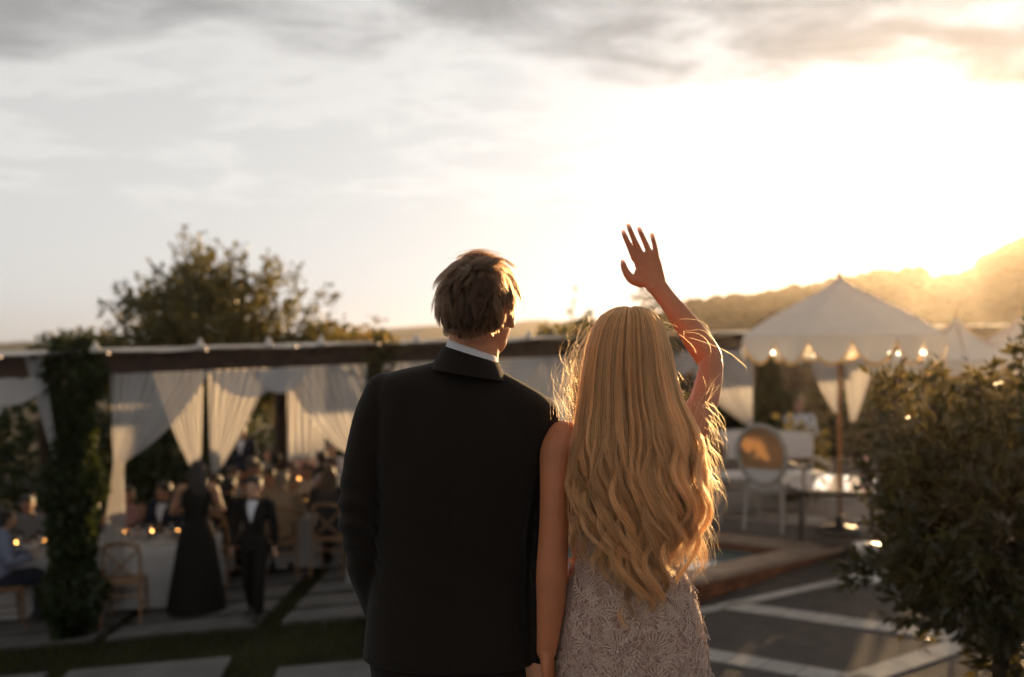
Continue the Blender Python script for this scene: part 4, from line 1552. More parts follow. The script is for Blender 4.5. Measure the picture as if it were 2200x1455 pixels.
oF = -0.10
curtain('curtain tied back beside the ivy column, broad panel falling to the ground', on_beam(238, oF), on_beam(455, oF), at_row(256, 995, oF), gfoot(240, 1322), 11, 0.10, 0.16)
curtain('curtain swept towards the groom, broad panel under the dark beam', on_beam(598, oF), on_beam(784, oF), at_row(775, 985, oF), gfoot(790, 1250), 9, 0.14, 0.20)
swag('bluish valance looped under the beam between the two tied curtains', on_beam(448, oF), on_beam(612, oF), 0.33)
swag('swag hanging behind the bluish valance, nearer the groom', on_beam(540, oF - 0.03), on_beam(660, oF - 0.03), 0.30)
curtain('narrow curtain thrown over the beam beyond the ivy column', on_beam(52, oF, -0.03), on_beam(92, oF, -0.03), at_row(122, 985, oF), None, 3, 0.05, 0.02, 0.02)
swag('low swag at the far end beyond the ivy column', on_beam(-80, oF), on_beam(112, oF), 0.28)
curtain('curtain beyond the ivy column cut by the edge of the picture', on_beam(-150, oF), on_beam(40, oF), at_row(-60, 960, oF), None, 6, 0.1, 0.1)
curtain('curtain half hidden behind the groom and tied to the middle post', on_beam(822, oF), on_beam(985, oF), at_row(838, 985, oF), gfoot(838, 1235), 8, 0.14, 0.16)
curtain('curtain hanging straight between the couple', on_beam(1096, oF), on_beam(1232, oF), None, None, 8, straight=True, bottom=G(0.5) + 0.06)
swag('swag over the groom’s shoulder between the couple', on_beam(1040, oF), on_beam(1160, oF), 0.32)
curtain('curtain behind the bride’s raised arm', on_beam(1272, oF), on_beam(1452, oF), at_row(1300, 940, oF), gfoot(1290, 1170), 8, 0.14, 0.16)
swag('swag glimpsed inside the bend of the bride’s raised arm', on_beam(1400, oF), on_beam(1500, oF), 0.34)
curtain('curtain beside the bride’s elbow tied to the dark column', on_beam(1448, oF), on_beam(1617, oF), at_row(1612, 915, oF), None, 8, 0.08, 0.12)
swag('bright swag under the large parasol’s fringe', on_beam(1668, oF), on_beam(1738, oF), 0.26)
curtain('curtain tied towards the parasol pole', on_beam(1732, oF), on_beam(1802, oF), at_row(1798, 888, oF), None, 5, 0.06, 0.10)
curtain('curtain between the parasol pole and the round shrub', on_beam(1816, oF), on_beam(1885, oF), at_row(1832, 905, oF), None, 5, 0.08, 0.10)
# back row, lit from behind
curtain('back curtain left of the inner post', on_beam(318, DEP), on_beam(436, DEP), at_row(424, 1015, DEP), None, 7, 0.10, 0.14)
curtain('back curtain right of the inner post', on_beam(448, DEP), on_beam(590, DEP), at_row(462, 1015, DEP), None, 7, 0.10, 0.14)
curtain('sunlit back curtain glowing behind the guests', on_beam(600, DEP), on_beam(700, DEP), None, None, 7, straight=True, bottom=-0.2)
#curtain('back curtain at the far end, above the guests by the ivy', on_beam(140, DEP), on_beam(300, DEP), at_row(285, 1010, DEP), None, 7, 0.10, 0.14)
curtain('back curtain behind the groom', on_beam(720, DEP), on_beam(880, DEP), at_row(870, 990, DEP), None, 7, 0.10, 0.14)

# ------------------------------------------------------------------ plants
def cloud_pts(n, centre, r, rng, hollow=0.35):
    d = rng.normal(size=(n, 3)); d /= np.linalg.norm(d, axis=1)[:, None]
    k = (hollow + (1 - hollow) * rng.uniform(0, 1, n)) ** 0.7
    return np.array(centre) + d * k[:, None] * np.array(r), d


def shoots(rng, starts, dirs, lens, leaves, size, jitter=0.03):
    """leaves set along shoots"""
    C, D = [], []
    for s_, d_, l_ in zip(starts, dirs, lens):
        d_ = d_ / np.linalg.norm(d_)
        bend = rng.normal(0, 0.25, 3)
        t = rng.uniform(0.05, 1.0, leaves)[:, None]
        p = s_ + d_ * l_ * t + bend * (t ** 2) * l_ * 0.4
        C.append(p + rng.normal(0, jitter, (leaves, 3)))
        D.append(d_ * 0.6 + rng.normal(0, 0.6, (leaves, 3)))
    return np.vstack(C), np.vstack(D)


# ivy-clad column at the left
rng = np.random.default_rng(3)
qx = row(-4.75)
ivy = thing('ivy_column', 'tall column of dark ivy wrapped round a pergola post', 'ivy', (qx[0], qx[1], G(qx[0])))
h0, h1 = G(qx[0]), 1.74
n = 9000
z = rng.uniform(h0 + 0.05, h1, n)
rr = np.interp(z, [h0, h0 + 0.5, 0.0, 1.0, 1.5, h1], [0.16, 0.25, 0.24, 0.21, 0.25, 0.17]) * (0.45 + 0.62 * rng.uniform(0, 1, n) ** 0.6)
rr *= 1 + 0.22 * np.sin(z * 5 + 1) + 0.12 * np.sin(z * 11)
aa = rng.uniform(0, 6.28, n)
C = np.stack([qx[0] + rr * np.cos(aa), qx[1] + rr * np.sin(aa), z], 1)
D = np.stack([np.cos(aa), np.sin(aa), rng.normal(-0.2, 0.7, n)], 1) + rng.normal(0, 0.4, (n, 3))
tag(link_mesh('foliage', leaf_mesh('foliage', C, D, rng.uniform(0.05, 0.10, n), 0.8, 0.3, rng), M_LEAF, ivy), kind='stuff')
st = MB()
for k in range(5):
    a0 = k * 1.3
    zz_ = np.linspace(h0, h1 - 0.2, 30)
    st.tube(np.stack([qx[0] + 0.12 * np.cos(a0 + zz_ * 1.5), qx[1] + 0.12 * np.sin(a0 + zz_ * 1.5), zz_], 1), np.linspace(0.02, 0.008, 30), k=6)
tag(st.build('stem', M_BARK, ivy), kind='stuff')

# climbing plants with orange blossom on the middle posts
M_BLOOM = mat('orange_trumpet_blossom', (0.62, 0.25, 0.035), 0.5, 0.3, trans=0.45, tcol=(0.9, 0.42, 0.05))


def climber(x, label, top, seed, blooms, wid=0.24):
    rng = np.random.default_rng(seed)
    q = row(x, -0.05)
    t = thing('climbing_plant', label, 'climbing plant', (q[0], q[1], G(q[0])))
    z0 = G(q[0])
    n = 1700
    z = rng.uniform(z0 + 0.2, top, n)
    r_ = wid * rng.uniform(0.3, 1, n) * (1 + 0.5 * np.sin(z * 6 + seed))
    a = rng.uniform(0, 6.28, n)
    C = np.stack([q[0] + r_ * np.cos(a), q[1] + r_ * np.sin(a), z], 1)
    D = rng.normal(size=(n, 3))
    s_ = np.array([(q[0], q[1], top - 0.35)] * 12) + rng.normal(0, 0.1, (12, 3))
    d_ = rng.normal(0, 0.6, (12, 3)) + np.array((0, 0, 0.8))
    c2, d2 = shoots(rng, s_, d_, rng.uniform(0.3, 0.75, 12), 16, 0.07)
    C = np.vstack([C, c2]); D = np.vstack([D, d2])
    tag(link_mesh('foliage', leaf_mesh('foliage', C, D, rng.uniform(0.05, 0.11, len(C)), 0.6, 0.3, rng), M_LEAF2, t), kind='stuff')
    MB().tube([(q[0] + 0.1, q[1] - 0.08, z0), (q[0] + 0.08, q[1] - 0.1, 0.2), (q[0] - 0.06, q[1] - 0.08, top - 0.3)], [0.03, 0.022, 0.01], k=8, sub=6).build('stem', M_BARK, t)
    bm = MB()
    for _ in range(blooms):
        c = np.array((q[0], q[1], 0)) + np.array((rng.normal(0, wid * 0.7), -abs(rng.normal(0, wid * 0.7)), rng.uniform(top - 1.3, top - 0.1)))
        dd = rng.normal(size=3); dd /= np.linalg.norm(dd)
        bm.tube([c, c + dd * 0.03, c + dd * 0.055], [0.008, 0.018, 0.036], k=7, roundcap=False)
    tag(bm.build('blossom', M_BLOOM, t), kind='stuff')


climber(1.0, 'climbing plant with orange blossom on the post beside the bride’s hair', 2.02, 5, 60, 0.26)
climber(x_at(1415), 'leafy climbing plant rising behind the bride’s raised forearm', 2.42, 9, 20, 0.34)
climber(x_at(812), 'small dark climbing plant on the post behind the groom’s shoulder', 1.80, 13, 4, 0.16)
q = row(3.93, -0.12)
cyp = thing('cypress', 'slim dark cypress standing against a pergola post beside the sofa', 'tree', (q[0], q[1], PZ))
rng = np.random.default_rng(6)
n = 5000
z = rng.uniform(PZ + 0.1, 1.62, n)
r_ = np.interp(z, [PZ, PZ + 0.4, 1.0, 1.62], [0.14, 0.21, 0.17, 0.10]) * rng.uniform(0.3, 1, n) ** 0.5
a = rng.uniform(0, 6.28, n)
tag(link_mesh('crown', leaf_mesh('crown', np.stack([q[0] + r_ * np.cos(a), q[1] + r_ * np.sin(a), z], 1),
    np.stack([np.cos(a) * 0.4, np.sin(a) * 0.4, np.ones(n)], 1) + rng.normal(0, 0.25, (n, 3)), rng.uniform(0.06, 0.11, n), 0.3, 0.3, rng), M_LEAF, cyp), kind='stuff')
MB().tube([(q[0], q[1], PZ), (q[0], q[1], 1.3)], [0.04, 0.015], k=8).build('trunk', M_BARK, cyp)

# large loose-crowned tree behind the pergola
rng = np.random.default_rng(17)
TD = 22.0
tx = (455 - 1100) / FPX * TD
tree = thing('tree', 'large round tree with loose upright shoots behind the pergola', 'tree', (tx, TD, G(tx)))
tc_ = np.array((tx, TD, 1.25))
starts, dirs, lens = [], [], []
twigs = MB()
twigs.tube([(tx, TD, G(tx) - 0.05), (tx + 0.05, TD, 0.0), (tx, TD, 0.9)], [0.20, 0.15, 0.12], k=10, sub=3)
for i in range(15):
    a = i * 2 * math.pi / 15 + rng.uniform(-0.2, 0.2); e_ = rng.uniform(0.25, 1.25)
    d_ = np.array((math.cos(a) * math.cos(e_), math.sin(a) * math.cos(e_), math.sin(e_)))
    end = np.array((tx, TD, 0.7)) + d_ * np.array((2.3, 1.9, 2.2)) * rng.uniform(0.7, 1.0)
    mid = np.array((tx, TD, 0.7)) * 0.5 + end * 0.5 + np.array((0, 0, 0.25))
    twigs.tube([(tx, TD, 0.6), mid, end], [0.07, 0.045, 0.018], k=6, sub=4)
twigs.build('trunk', M_BARK, tree)
for i in range(760):
    a = rng.uniform(0, 6.28); e_ = rng.uniform(0.0, 1.45)
    d_ = np.array((math.cos(a) * math.cos(e_), math.sin(a) * math.cos(e_), math.sin(e_)))
    k = rng.uniform(0.45, 0.97)
    lobe = 1.0 + 0.16 * math.sin(3 * a + 1) + 0.12 * math.sin(5 * a + 4 * e_)
    starts.append(tc_ + d_ * np.array((2.45, 2.1, 2.35)) * k * lobe * np.array((1.0, 1.0, 0.92)))
    dirs.append(d_ * 0.8 + np.array((0.12, 0, 0.55)) + rng.normal(0, 0.25, 3))
    lens.append(rng.uniform(0.3, 0.72))
c1, d1 = shoots(rng, starts, dirs, lens, 13, 0.1, 0.045)
c2, d2 = cloud_pts(11000, tc_ + np.array((0, 0, -0.15)), (2.55, 2.0, 1.25), rng, 0.1)
keep = c2[:, 2] > -0.3
c3, d3 = cloud_pts(900, (tx + 2.35, TD - 0.2, 1.55), (0.75, 0.7, 0.75), rng, 0.1)
c4, d4 = cloud_pts(700, (tx - 2.6, TD - 0.2, 1.4), (0.6, 0.7, 0.7), rng, 0.1)
C = np.vstack([c1, c2[keep], c3, c4]); D = np.vstack([d1, d2[keep], d3, d4])
tag(link_mesh('crown', leaf_mesh('crown', C, D, rng.uniform(0.10, 0.19, len(C)), 0.55, 0.35, rng), M_LEAF2, tree), kind='stuff')


def shrub(label, c, r, n, size, seed, m=M_LEAF2, cat='shrub', name='shrub', hollow=0.2, group=None):
    rng = np.random.default_rng(seed)
    C, D = cloud_pts(n, c, r, rng, hollow)
    g0 = min(G(c[0]), c[2] - r[2] * 0.6)
    C = C[C[:, 2] > g0 - 0.2]; D = D[:len(C)]
    t = thing(name, label, cat, (c[0], c[1], G(c[0])), group=group)
    tag(link_mesh('foliage', leaf_mesh('foliage', C, D + rng.normal(0, 0.5, D.shape), rng.uniform(size * 0.7, size * 1.3, len(C)), 0.55, 0.3, rng), m, t), kind='stuff')
    sb_ = MB()
    for k in range(4):
        a = k * 1.6
        sb_.tube([(c[0] + 0.05 * math.cos(a), c[1], g0 - 0.15), (c[0] + r[0] * 0.4 * math.cos(a), c[1] + r[1] * 0.4 * math.sin(a), c[2] + r[2] * 0.3)], [0.03, 0.012], k=6)
    sb_.build('stem', M_BARK, t)
    return t


M_GOLD = mat('yellowing_leaf', (0.14, 0.105, 0.025), 0.5, 0.3, var=0.4, vscale=2, trans=0.45, tcol=(0.45, 0.28, 0.04))
for i, (px, py, d_, rx, rz, lab) in enumerate([
        (770, 752, 24, 0.75, 0.55, 'golden-leaved shrub beyond the pergola just left of the groom'),
        (700, 750, 23, 0.6, 0.6, 'golden-leaved shrub at the foot of the large tree'),
        (1200, 742, 21, 0.55, 0.45, 'shrub between the couple just above the pergola beam'),
        (150, 762, 21, 0.9, 0.5, 'shrub beyond the top of the ivy column'),
        (830, 760, 26, 0.6, 0.45, 'low golden shrub against the distant hills beside the groom')]):
    p = W(px, py, d_)
    shrub(lab, p, (rx, 0.6, rz), 1300, 0.12, 60 + i, M_GOLD if 'golden' in lab else M_LEAF2)
# dark hedges behind the pergola
for i, (x, d_, rx, hh, lab) in enumerate([(-11.0, 18.6, 2.8, 3.3, 'dark hedge behind the guests at the far end'), (-6.8, 20.0, 2.6, 2.7, 'dark hedge behind the table by the ivy'),
                                      (-1.5, 21.5, 2.8, 1.0, 'dark hedge behind the pergola and the groom'), (3.2, 21.5, 2.4, 1.1, 'dark hedge behind the pergola and the bride'),
                                      (6.2, 21.0, 2.2, 1.2, 'dark hedge behind the sofa under the parasol'), (10.2, 22.0, 2.6, 1.2, 'dark hedge beyond the parasols')]):
    shrub(lab, (x, d_, G(x) + hh * 0.42), (rx, 0.9, hh * 0.58), 5200, 0.20, 80 + i, M_LEAF, 'hedge', 'hedge')
rng = np.random.default_rng(70)
for i, (px, py, d_, lab) in enumerate([(1692, 905, 13.9, 'sunlit yellow-green plant just behind the sofa'), (1740, 915, 14.2, 'plant behind the sofa nearer the parasol pole')]):
    p = W(px, py, d_)
    shrub(lab, (p[0], d_, (PZ + p[2]) / 2), (0.24, 0.25, (p[2] - PZ) / 2 + 0.1), 260, 0.12, 100 + i, M_LEAF2, 'plant', 'garden_plant')

# round shrub in the near right corner
rng = np.random.default_rng(23)
BD = 5.4
bc = W(2138, 1110, BD)
bush = thing('standard_shrub', 'big glossy-leaved shrub filling the near right corner', 'shrub', (bc[0] + 0.05, BD, G(bc[0])))
bt = MB()
bt.tube([(bc[0] + 0.05, BD, G(bc[0]) - 0.02), (bc[0] + 0.02, BD, -0.3), (bc[0], BD, bc[2] - 0.1)], [0.05, 0.042, 0.035], k=10, sub=4)
starts, dirs, lens = [], [], []
for i in range(760):
    a = rng.uniform(0, 6.28); e_ = math.asin(rng.uniform(-0.86, 1))
    d_ = np.array((math.cos(a) * math.cos(e_), math.sin(a) * math.cos(e_), math.sin(e_)))
    lobe = 1.0 + 0.20 * math.sin(3 * a + 2) + 0.16 * math.sin(4 * e_ + a * 2) + 0.1 * math.sin(7 * a + 5 * e_)
    k = rng.uniform(0.55, 0.88)
    rz = 0.62 if d_[2] > 0 else 0.74
    starts.append(bc + d_ * np.array((0.66, 0.60, rz)) * k * lobe)
    dirs.append(d_ * 0.9 + np.array((0, 0, 0.45)) + rng.normal(0, 0.3, 3))
    lens.append(rng.uniform(0.14, 0.30))
for (px, py) in ((1890, 790), (1915, 770), (1955, 800), (1870, 815), (1995, 775), (2170, 730), (2195, 705), (2130, 790), (2060, 800)):
    p = W(px, py + 90, BD)
    starts += [p, p + rng.normal(0, 0.03, 3)]
    dirs += [np.array((rng.normal(0, 0.2), rng.normal(0, 0.2), 1.0))] * 2
    lens += [0.20, 0.24]
for k in range(5):
    starts.append(W(1880, 1225, BD)); dirs.append(np.array((-0.9, rng.normal(0, 0.3), rng.normal(0.15, 0.3)))); lens.append(0.17)
for s_, d_, l_ in list(zip(starts, dirs, lens))[::4]:
    bt.tube([s_ - (s_ - bc) * 0.35, s_, s_ + d_ / np.linalg.norm(d_) * l_ * 0.9], [0.007, 0.005, 0.002], k=5)
bt.build('trunk', M_BARK, bush)
c1, d1 = shoots(rng, starts, dirs, lens, 15, 0.06, 0.018)
c2, d2 = cloud_pts(3600, bc + np.array((0.05, 0, -0.05)), (0.62, 0.55, 0.66), rng, 0.2)
c3, d3 = cloud_pts(1500, bc + np.array((0.22, 0.05, -0.75)), (0.34, 0.35, 0.40), rng, 0.1)
C = np.vstack([c1, c2, c3]); D = np.vstack([d1, d2, d3])
tag(link_mesh('crown', leaf_mesh('crown', C, D, rng.uniform(0.035, 0.105, len(C)), 0.42, 0.3, rng), M_LEAF3, bush), kind='stuff')
pot_m = mat('pale_terracotta', (0.48, 0.34, 0.25), 0.8, 0.2, var=0.2, vscale=8, bump=0.2, bscale=40)
p = gp(2205, 1350)
MB().lathe([(0.13, 0), (0.19, 0.10), (0.21, 0.22), (0.17, 0.30), (0.15, 0.33), (0.17, 0.36), (0.15, 0.36), (0.13, 0.30), (0.0, 0.28)], p, 20).build('plant_pot', pot_m)
tag(bpy.data.objects['plant_pot'], 'pale clay pot half hidden by the near shrub', 'pot')
# ------------------------------------------------------------------ parasols
M_CANVAS = mat('cream_canvas', (0.84, 0.81, 0.77), 0.8, 0.15, var=0.05, vscale=5, trans=0.42, tcol=(0.85, 0.74, 0.60))
M_FRINGE = mat('golden_fringe', (0.50, 0.33, 0.14), 0.7, 0.2, trans=0.45, tcol=(0.85, 0.55, 0.22))
M_POLE = mat('varnished_parasol_pole', (0.34, 0.15, 0.055), 0.4, 0.4, var=0.2, vscale=10)
M_BULB = mat('lit_bulb', (1, 0.9, 0.7), 0.3, 0.5, emit=(1.0, 0.80, 0.52), estr=9.0)


def parasol(label, x, y, zb, Rr, zr, za, val=0.30, nsc=16, rot=0.2, conc=0.0):
    t = thing('parasol', label, 'parasol', (x, y, zb), group='scalloped cream parasols')
    nseg = 8
    nu = nseg * 12
    a = np.linspace(0, 2 * math.pi, nu, endpoint=False) + rot
    rows_ = []
    for f in np.linspace(0.0, 1.0, 18):
        r = Rr * f
        z = zr + (za - zr) * ((1 - f) ** (0.82 + 0.5 * conc) * (0.92 - 0.25 * conc) + (0.08 + 0.25 * conc) * (1 - f) ** (8 - 3.5 * conc))
        flat = 1 - 0.075 * np.abs(np.sin((a - rot) * nseg / 2)) ** 1.0 * f          # cloth draws in between the ribs
        sag = -0.035 * f * (1 - f) * 4 * np.abs(np.sin((a - rot) * nseg / 2))
        rows_.append(np.stack([x + np.maximum(r, 0.015) * flat * np.cos(a), y + np.maximum(r, 0.015) * flat * np.sin(a), z + sag], 1))
    MB().grid(np.array(rows_), close_u=True).build('canopy', M_CANVAS, t)
    # valance of deep scallops
    nu2 = nsc * 14
    a2 = np.linspace(0, 2 * math.pi, nu2, endpoint=False) + rot
    fl = Rr * (1 - 0.075 * np.abs(np.sin((a2 - rot) * nseg / 2)))
    sc_ = np.abs(np.sin((a2 - rot) * nsc / 2)) ** 0.75
    bot = 0.055 + (val - 0.055) * sc_
    rows_ = []
    for v in np.linspace(0, 1, 8):
        rr_ = fl + 0.005 + 0.02 * v + 0.012 * np.sin(a2 * nsc * 2) * v
        rows_.append(np.stack([x + rr_ * np.cos(a2), y + rr_ * np.sin(a2), zr + 0.004 - bot * v], 1))
    va = MB().grid(np.array(rows_), close_u=True).build('valance', M_CANVAS, t)
    fr = MB()
    rows_ = []
    for v in (0.0, 1.0):
        rr_ = fl + 0.028
        rows_.append(np.stack([x + rr_ * np.cos(a2), y + rr_ * np.sin(a2), zr - bot - 0.045 * v + (0.012 * (np.arange(nu2) % 2)) * v + 0.006], 1))
    fr.grid(np.array(rows_), close_u=True)
    fr.build('fringe', M_FRINGE, va)
    MB().tube([(x, y, zb + 0.05), (x, y, za - 0.02)], 0.022, k=12).build('pole', M_POLE, t)
    MB().lathe([(0.02, 0), (0.034, 0.02), (0.028, 0.05), (0.012, 0.08), (0.018, 0.10), (0.010, 0.13), (0.003, 0.22)], (x, y, za - 0.02), 12).build('finial', M_POLE, t)
    for k in range(nseg):
        b = rot + k * 2 * math.pi / nseg
        c_, s_ = math.cos(b), math.sin(b)
        rb = MB().tube([(x + 0.03 * c_, y + 0.03 * s_, za - 0.06), (x + Rr * 0.5 * c_, y + Rr * 0.5 * s_, zr + (za - zr) * 0.27), (x + Rr * 0.98 * c_, y + Rr * 0.98 * s_, zr - 0.015)], 0.010, k=6, sub=3).build('rib', M_POLE, t)
    MB().lathe([(0.26, 0), (0.27, 0.03), (0.22, 0.06), (0.06, 0.08), (0.035, 0.20)], (x, y, zb + 0.002), 20).build('base', mat('cast_iron_base', (0.05, 0.045, 0.04), 0.5, 0.4), t)
    return t


PD = 11.5
xm, zm = (1803 - 1100) / FPX * PD, None
zrm = W(0, 722, PD)[2]; zam = W(0, 596, PD)[2]
parasol('large cream parasol with golden fringe over the low table', xm, PD, PZ, 1.14, zrm, zam)
for (px, py, d_, rr_, lab) in ((2055, 683, 15.0, 1.25, 'cream parasol peeking above the near shrub'), (2192, 680, 17.0, 1.3, 'cream parasol with a pale ball finial at the edge of the picture')):
    za = W(0, py, d_)[2]
    parasol(lab, (px - 1100) / FPX * d_, d_, PZ, rr_, za - 0.62, za, 0.24, 16, 0.5, 1.0)

# lights strung under the large parasol
sl = thing('string_lights', 'string of small lit bulbs under the large parasol', 'string lights', (xm, PD, PZ))
rng = np.random.default_rng(4)
a = np.linspace(0, 2 * math.pi, 90)
zc = zrm - 0.17 + 0.03 * np.sin(a * 7)
wire = np.stack([xm + 0.98 * np.cos(a), PD + 0.98 * np.sin(a), zc], 1)
MB().tube(wire, 0.004, k=5, caps=False).build('wire', mat('black_flex', (0.02, 0.02, 0.02), 0.6), sl)
for i in range(24):
    b = wire[int(i * 89 / 24)]
    MB().ellipsoid(b + np.array((0, 0, -0.022)), (0.011, 0.011, 0.014), nu=8, nv=6).build('bulb', M_BULB, sl)
# and along the pergola
sl2 = thing('string_lights', 'string of tiny lit bulbs along the pergola roof', 'string lights', (*row(-2.0, 0), G(-2)))
wp = np.array([(*row(x, -0.22), btop(x) + 0.075 - 0.03 * math.sin(x * 3.3) ** 2) for x in np.linspace(-9, 9, 120)])
MB().tube(wp, 0.004, k=5, caps=False).build('wire', MATS['black_flex'], sl2)
M_BULB2 = mat('dim_lit_bulb', (1, 0.8, 0.6), 0.3, 0.5, emit=(1.0, 0.62, 0.34), estr=1.3)
for i in range(0, 120, 6):
    MB().ellipsoid(wp[i] + np.array((0, 0, -0.012)), (0.009, 0.009, 0.012), nu=8, nv=6).build('bulb', M_BULB2, sl2)

# ------------------------------------------------------------------ oval-backed armchairs
M_GREYWOOD = mat('limed_grey_wood', (0.36, 0.32, 0.28), 0.6, 0.3, var=0.15, vscale=10)
M_CANE = mat('woven_cane', (0.30, 0.18, 0.10), 0.6, 0.3, var=0.3, vscale=30, bump=0.4, bscale=120, trans=0.24, tcol=(0.46, 0.25, 0.11))
M_UPH = mat('white_upholstery', (0.60, 0.57, 0.56), 0.85, 0.15, var=0.05, vscale=8)


def armchair(label, p, rz):
    t = thing('oval_back_armchair', label, 'armchair', p, rz, 'oval-backed armchairs on the seating terrace')
    bk = lambda mb, n, m: mb.build(n, m, t, world=False)
    lean = lambda z: -0.25 - 0.16 * (z - 0.47)
    cz, rx, rz_ = 0.82, 0.265, 0.315
    th = np.linspace(0, 2 * math.pi, 41)
    ring = np.array([(rx * math.cos(k), lean(cz + rz_ * math.sin(k)), cz + rz_ * math.sin(k)) for k in th])
    bk(MB().tube(ring, 0.029, (0, 1, 0), 10, caps=False), 'back_frame', M_GREYWOOD)
    # cane above, upholstery below a hidden cross rail
    split = -0.52
    for nm, lo, hi, m_ in (('back_panel', split, 0.97, M_CANE), ('back_pad', -0.97, split, M_UPH)):
        pn = []
        for f in np.linspace(lo, hi, 14):
            hw = rx * 0.95 * math.sqrt(max(0.0, 1 - f * f))
            pn.append([(hw * s_, lean(cz + rz_ * f) - 0.012 * (1 - s_ * s_), cz + rz_ * 0.95 * f) for s_ in np.linspace(-1, 1, 15)])
        bk(MB().grid(np.array(pn)), nm, m_)
    for k in (-1, 1):
        bk(MB().tube([(0.17 * k, lean(0.55) - 0.0, 0.56), (0.20 * k, -0.235, 0.44), (0.205 * k, -0.25, 0.2), (0.21 * k, -0.29, 0.0)], [0.026, 0.028, 0.022, 0.016], k=10, sub=3), 'leg', M_GREYWOOD)
        bk(MB().tube([(0.265 * k, 0.24, 0.43), (0.265 * k, 0.245, 0.36), (0.26 * k, 0.25, 0.0)], [0.032, 0.027, 0.014], k=10, sub=3), 'leg', M_GREYWOOD)
        bk(MB().tube([(0.265 * k, lean(0.78) + 0.01, 0.76), (0.31 * k, -0.12, 0.70), (0.33 * k, 0.06, 0.69), (0.31 * k, 0.12, 0.65), (0.275 * k, 0.12, 0.46)], [0.018, 0.022, 0.026, 0.022, 0.02], k=10, sub=4), 'arm', M_GREYWOOD)
    bk(MB().tube([(0, -0.24, 0.425), (0, 0, 0.425), (0, 0.25, 0.425)], [(0.235, 0.035), (0.275, 0.038), (0.285, 0.036)], (1, 0, 0), 24, sub=3, power=5, roundcap=False), 'seat_rail', M_GREYWOOD)
    bk(MB().tube([(0, -0.22, 0.485), (0, 0, 0.495), (0, 0.24, 0.485)], [(0.215, 0.04), (0.255, 0.055), (0.262, 0.042)], (1, 0, 0), 24, sub=3, power=3.2), 'cushion', M_UPH)
    return t


p = gp(1642, 1140, PZ)
armchair('grey oval-backed armchair with an amber cane back, nearest the low table', (p[0] + 0.16, p[1] + 0.25, PZ), R(-36)).scale = (1.1, 1.1, 1.08)
p = gp(1512, 1130, PZ)
armchair('second oval-backed armchair, half hidden by the bride’s hair', (p[0], p[1] + 0.5, PZ), R(8))

# ------------------------------------------------------------------ settee
def settee(label, p, rz, w=1.55):
    t = thing('settee', label, 'sofa', p, rz)
    bk = lambda mb, n, m: mb.build(n, m, t, world=False)
    h = w / 2
    # front of the settee looks to -Y (towards the terrace the couple stand on)
    top = [(-h + w * i / 12, 0.30, 0.99 + 0.035 * math.sin(i / 12 * math.pi)) for i in range(13)]
    bk(MB().tube(top, 0.026, (0, 1, 0), 10), 'top_rail', M_GREYWOOD)
    pb = MB()
    pb.grid(np.array([[(x, 0.27 - 0.02 * math.sin((i / 12) * math.pi) - 0.02 * math.sin(v * math.pi), (0.66 + (z - 0.66) * v)) for i, (x, y, z) in enumerate(top)] for v in np.linspace(0, 1, 8)]))
    pb.grid(np.array([[(x, 0.325, (0.66 + (z - 0.66) * v)) for i, (x, y, z) in enumerate(top)] for v in np.linspace(0, 1, 8)]))
    bk(pb, 'back_pad', M_UPH)
    bk(MB().beam((-h, 0.30, 0.655), (h, 0.30, 0.655), 0.04, 0.04), 'back_rail', M_CHAIRWOOD)
    for i in range(1, 12):
        x = -h + w * i / 12
        bk(MB().beam((x, 0.30, 0.46), (x, 0.30, 0.64), 0.026, 0.02, (0, 1, 0)), 'spindle', M_CHAIRWOOD)
    for k in (-1, 1):
        bk(MB().tube([(h * k, 0.33, 0.0), (h * k, 0.31, 0.45), (h * k, 0.29, 1.0)], [0.022, 0.03, 0.028], k=10, sub=3), 'leg', M_GREYWOOD)
        bk(MB().tube([(h * k, -0.30, 0.0), (h * k, -0.30, 0.62)], [0.02, 0.028], k=10), 'leg', M_GREYWOOD)
        bk(MB().tube([(h * k, 0.29, 0.66), (h * k, 0.0, 0.66), (h * k, -0.33, 0.63)], [0.024, 0.028, 0.03], k=10, sub=3), 'arm', M_GREYWOOD)
    bk(MB().box((0, 0, 0.36), (w - 0.04, 0.62, 0.07)), 'seat_rail', M_GREYWOOD)
    for k in (-1, 0, 1):
        bk(MB().tube([(k * w / 3 - w / 6 + 0.02, -0.01, 0.455), (k * w / 3, -0.01, 0.465), (k * w / 3 + w / 6 - 0.02, -0.01, 0.455)], [(0.29, 0.062)] * 3, (0, 1, 0), 22, sub=4, power=4), 'seat_cushion', M_UPH)
    return t


p = gp(1640, 1085, PZ)
settee('white upholstered sofa with a spindle back behind the armchair', (W(1622, 0, 13.0)[0], 13.0, PZ), R(5), 1.75)

# ------------------------------------------------------------------ low table
M_TOP = mat('polished_table_top', (0.80, 0.78, 0.75), 0.07, 0.8, metal=0.9)
M_IRON = mat('black_iron', (0.03, 0.025, 0.022), 0.5, 0.4)
tt_ = thing('low_table', 'low table with a polished top flashing in the sun under the parasol', 'table', (xm - 0.05, PD - 0.05, PZ), R(-18))
tw, td, tz = 1.0, 1.35, 0.56
cc = [(-tw / 2 + 0.14, -td / 2), (tw / 2 - 0.14, -td / 2), (tw / 2, -td / 2 + 0.14), (tw / 2, td / 2 - 0.14), (tw / 2 - 0.14, td / 2), (-tw / 2 + 0.14, td / 2), (-tw / 2, td / 2 - 0.14), (-tw / 2, -td / 2 + 0.14)]
MB().add([(x, y, tz) for x, y in cc] + [(x, y, tz + 0.025) for x, y in cc], [tuple(range(8))[::-1], tuple(range(8, 16))] + [(i, (i + 1) % 8, 8 + (i + 1) % 8, 8 + i) for i in range(8)]).build('table_top', M_TOP, tt_, False, False)
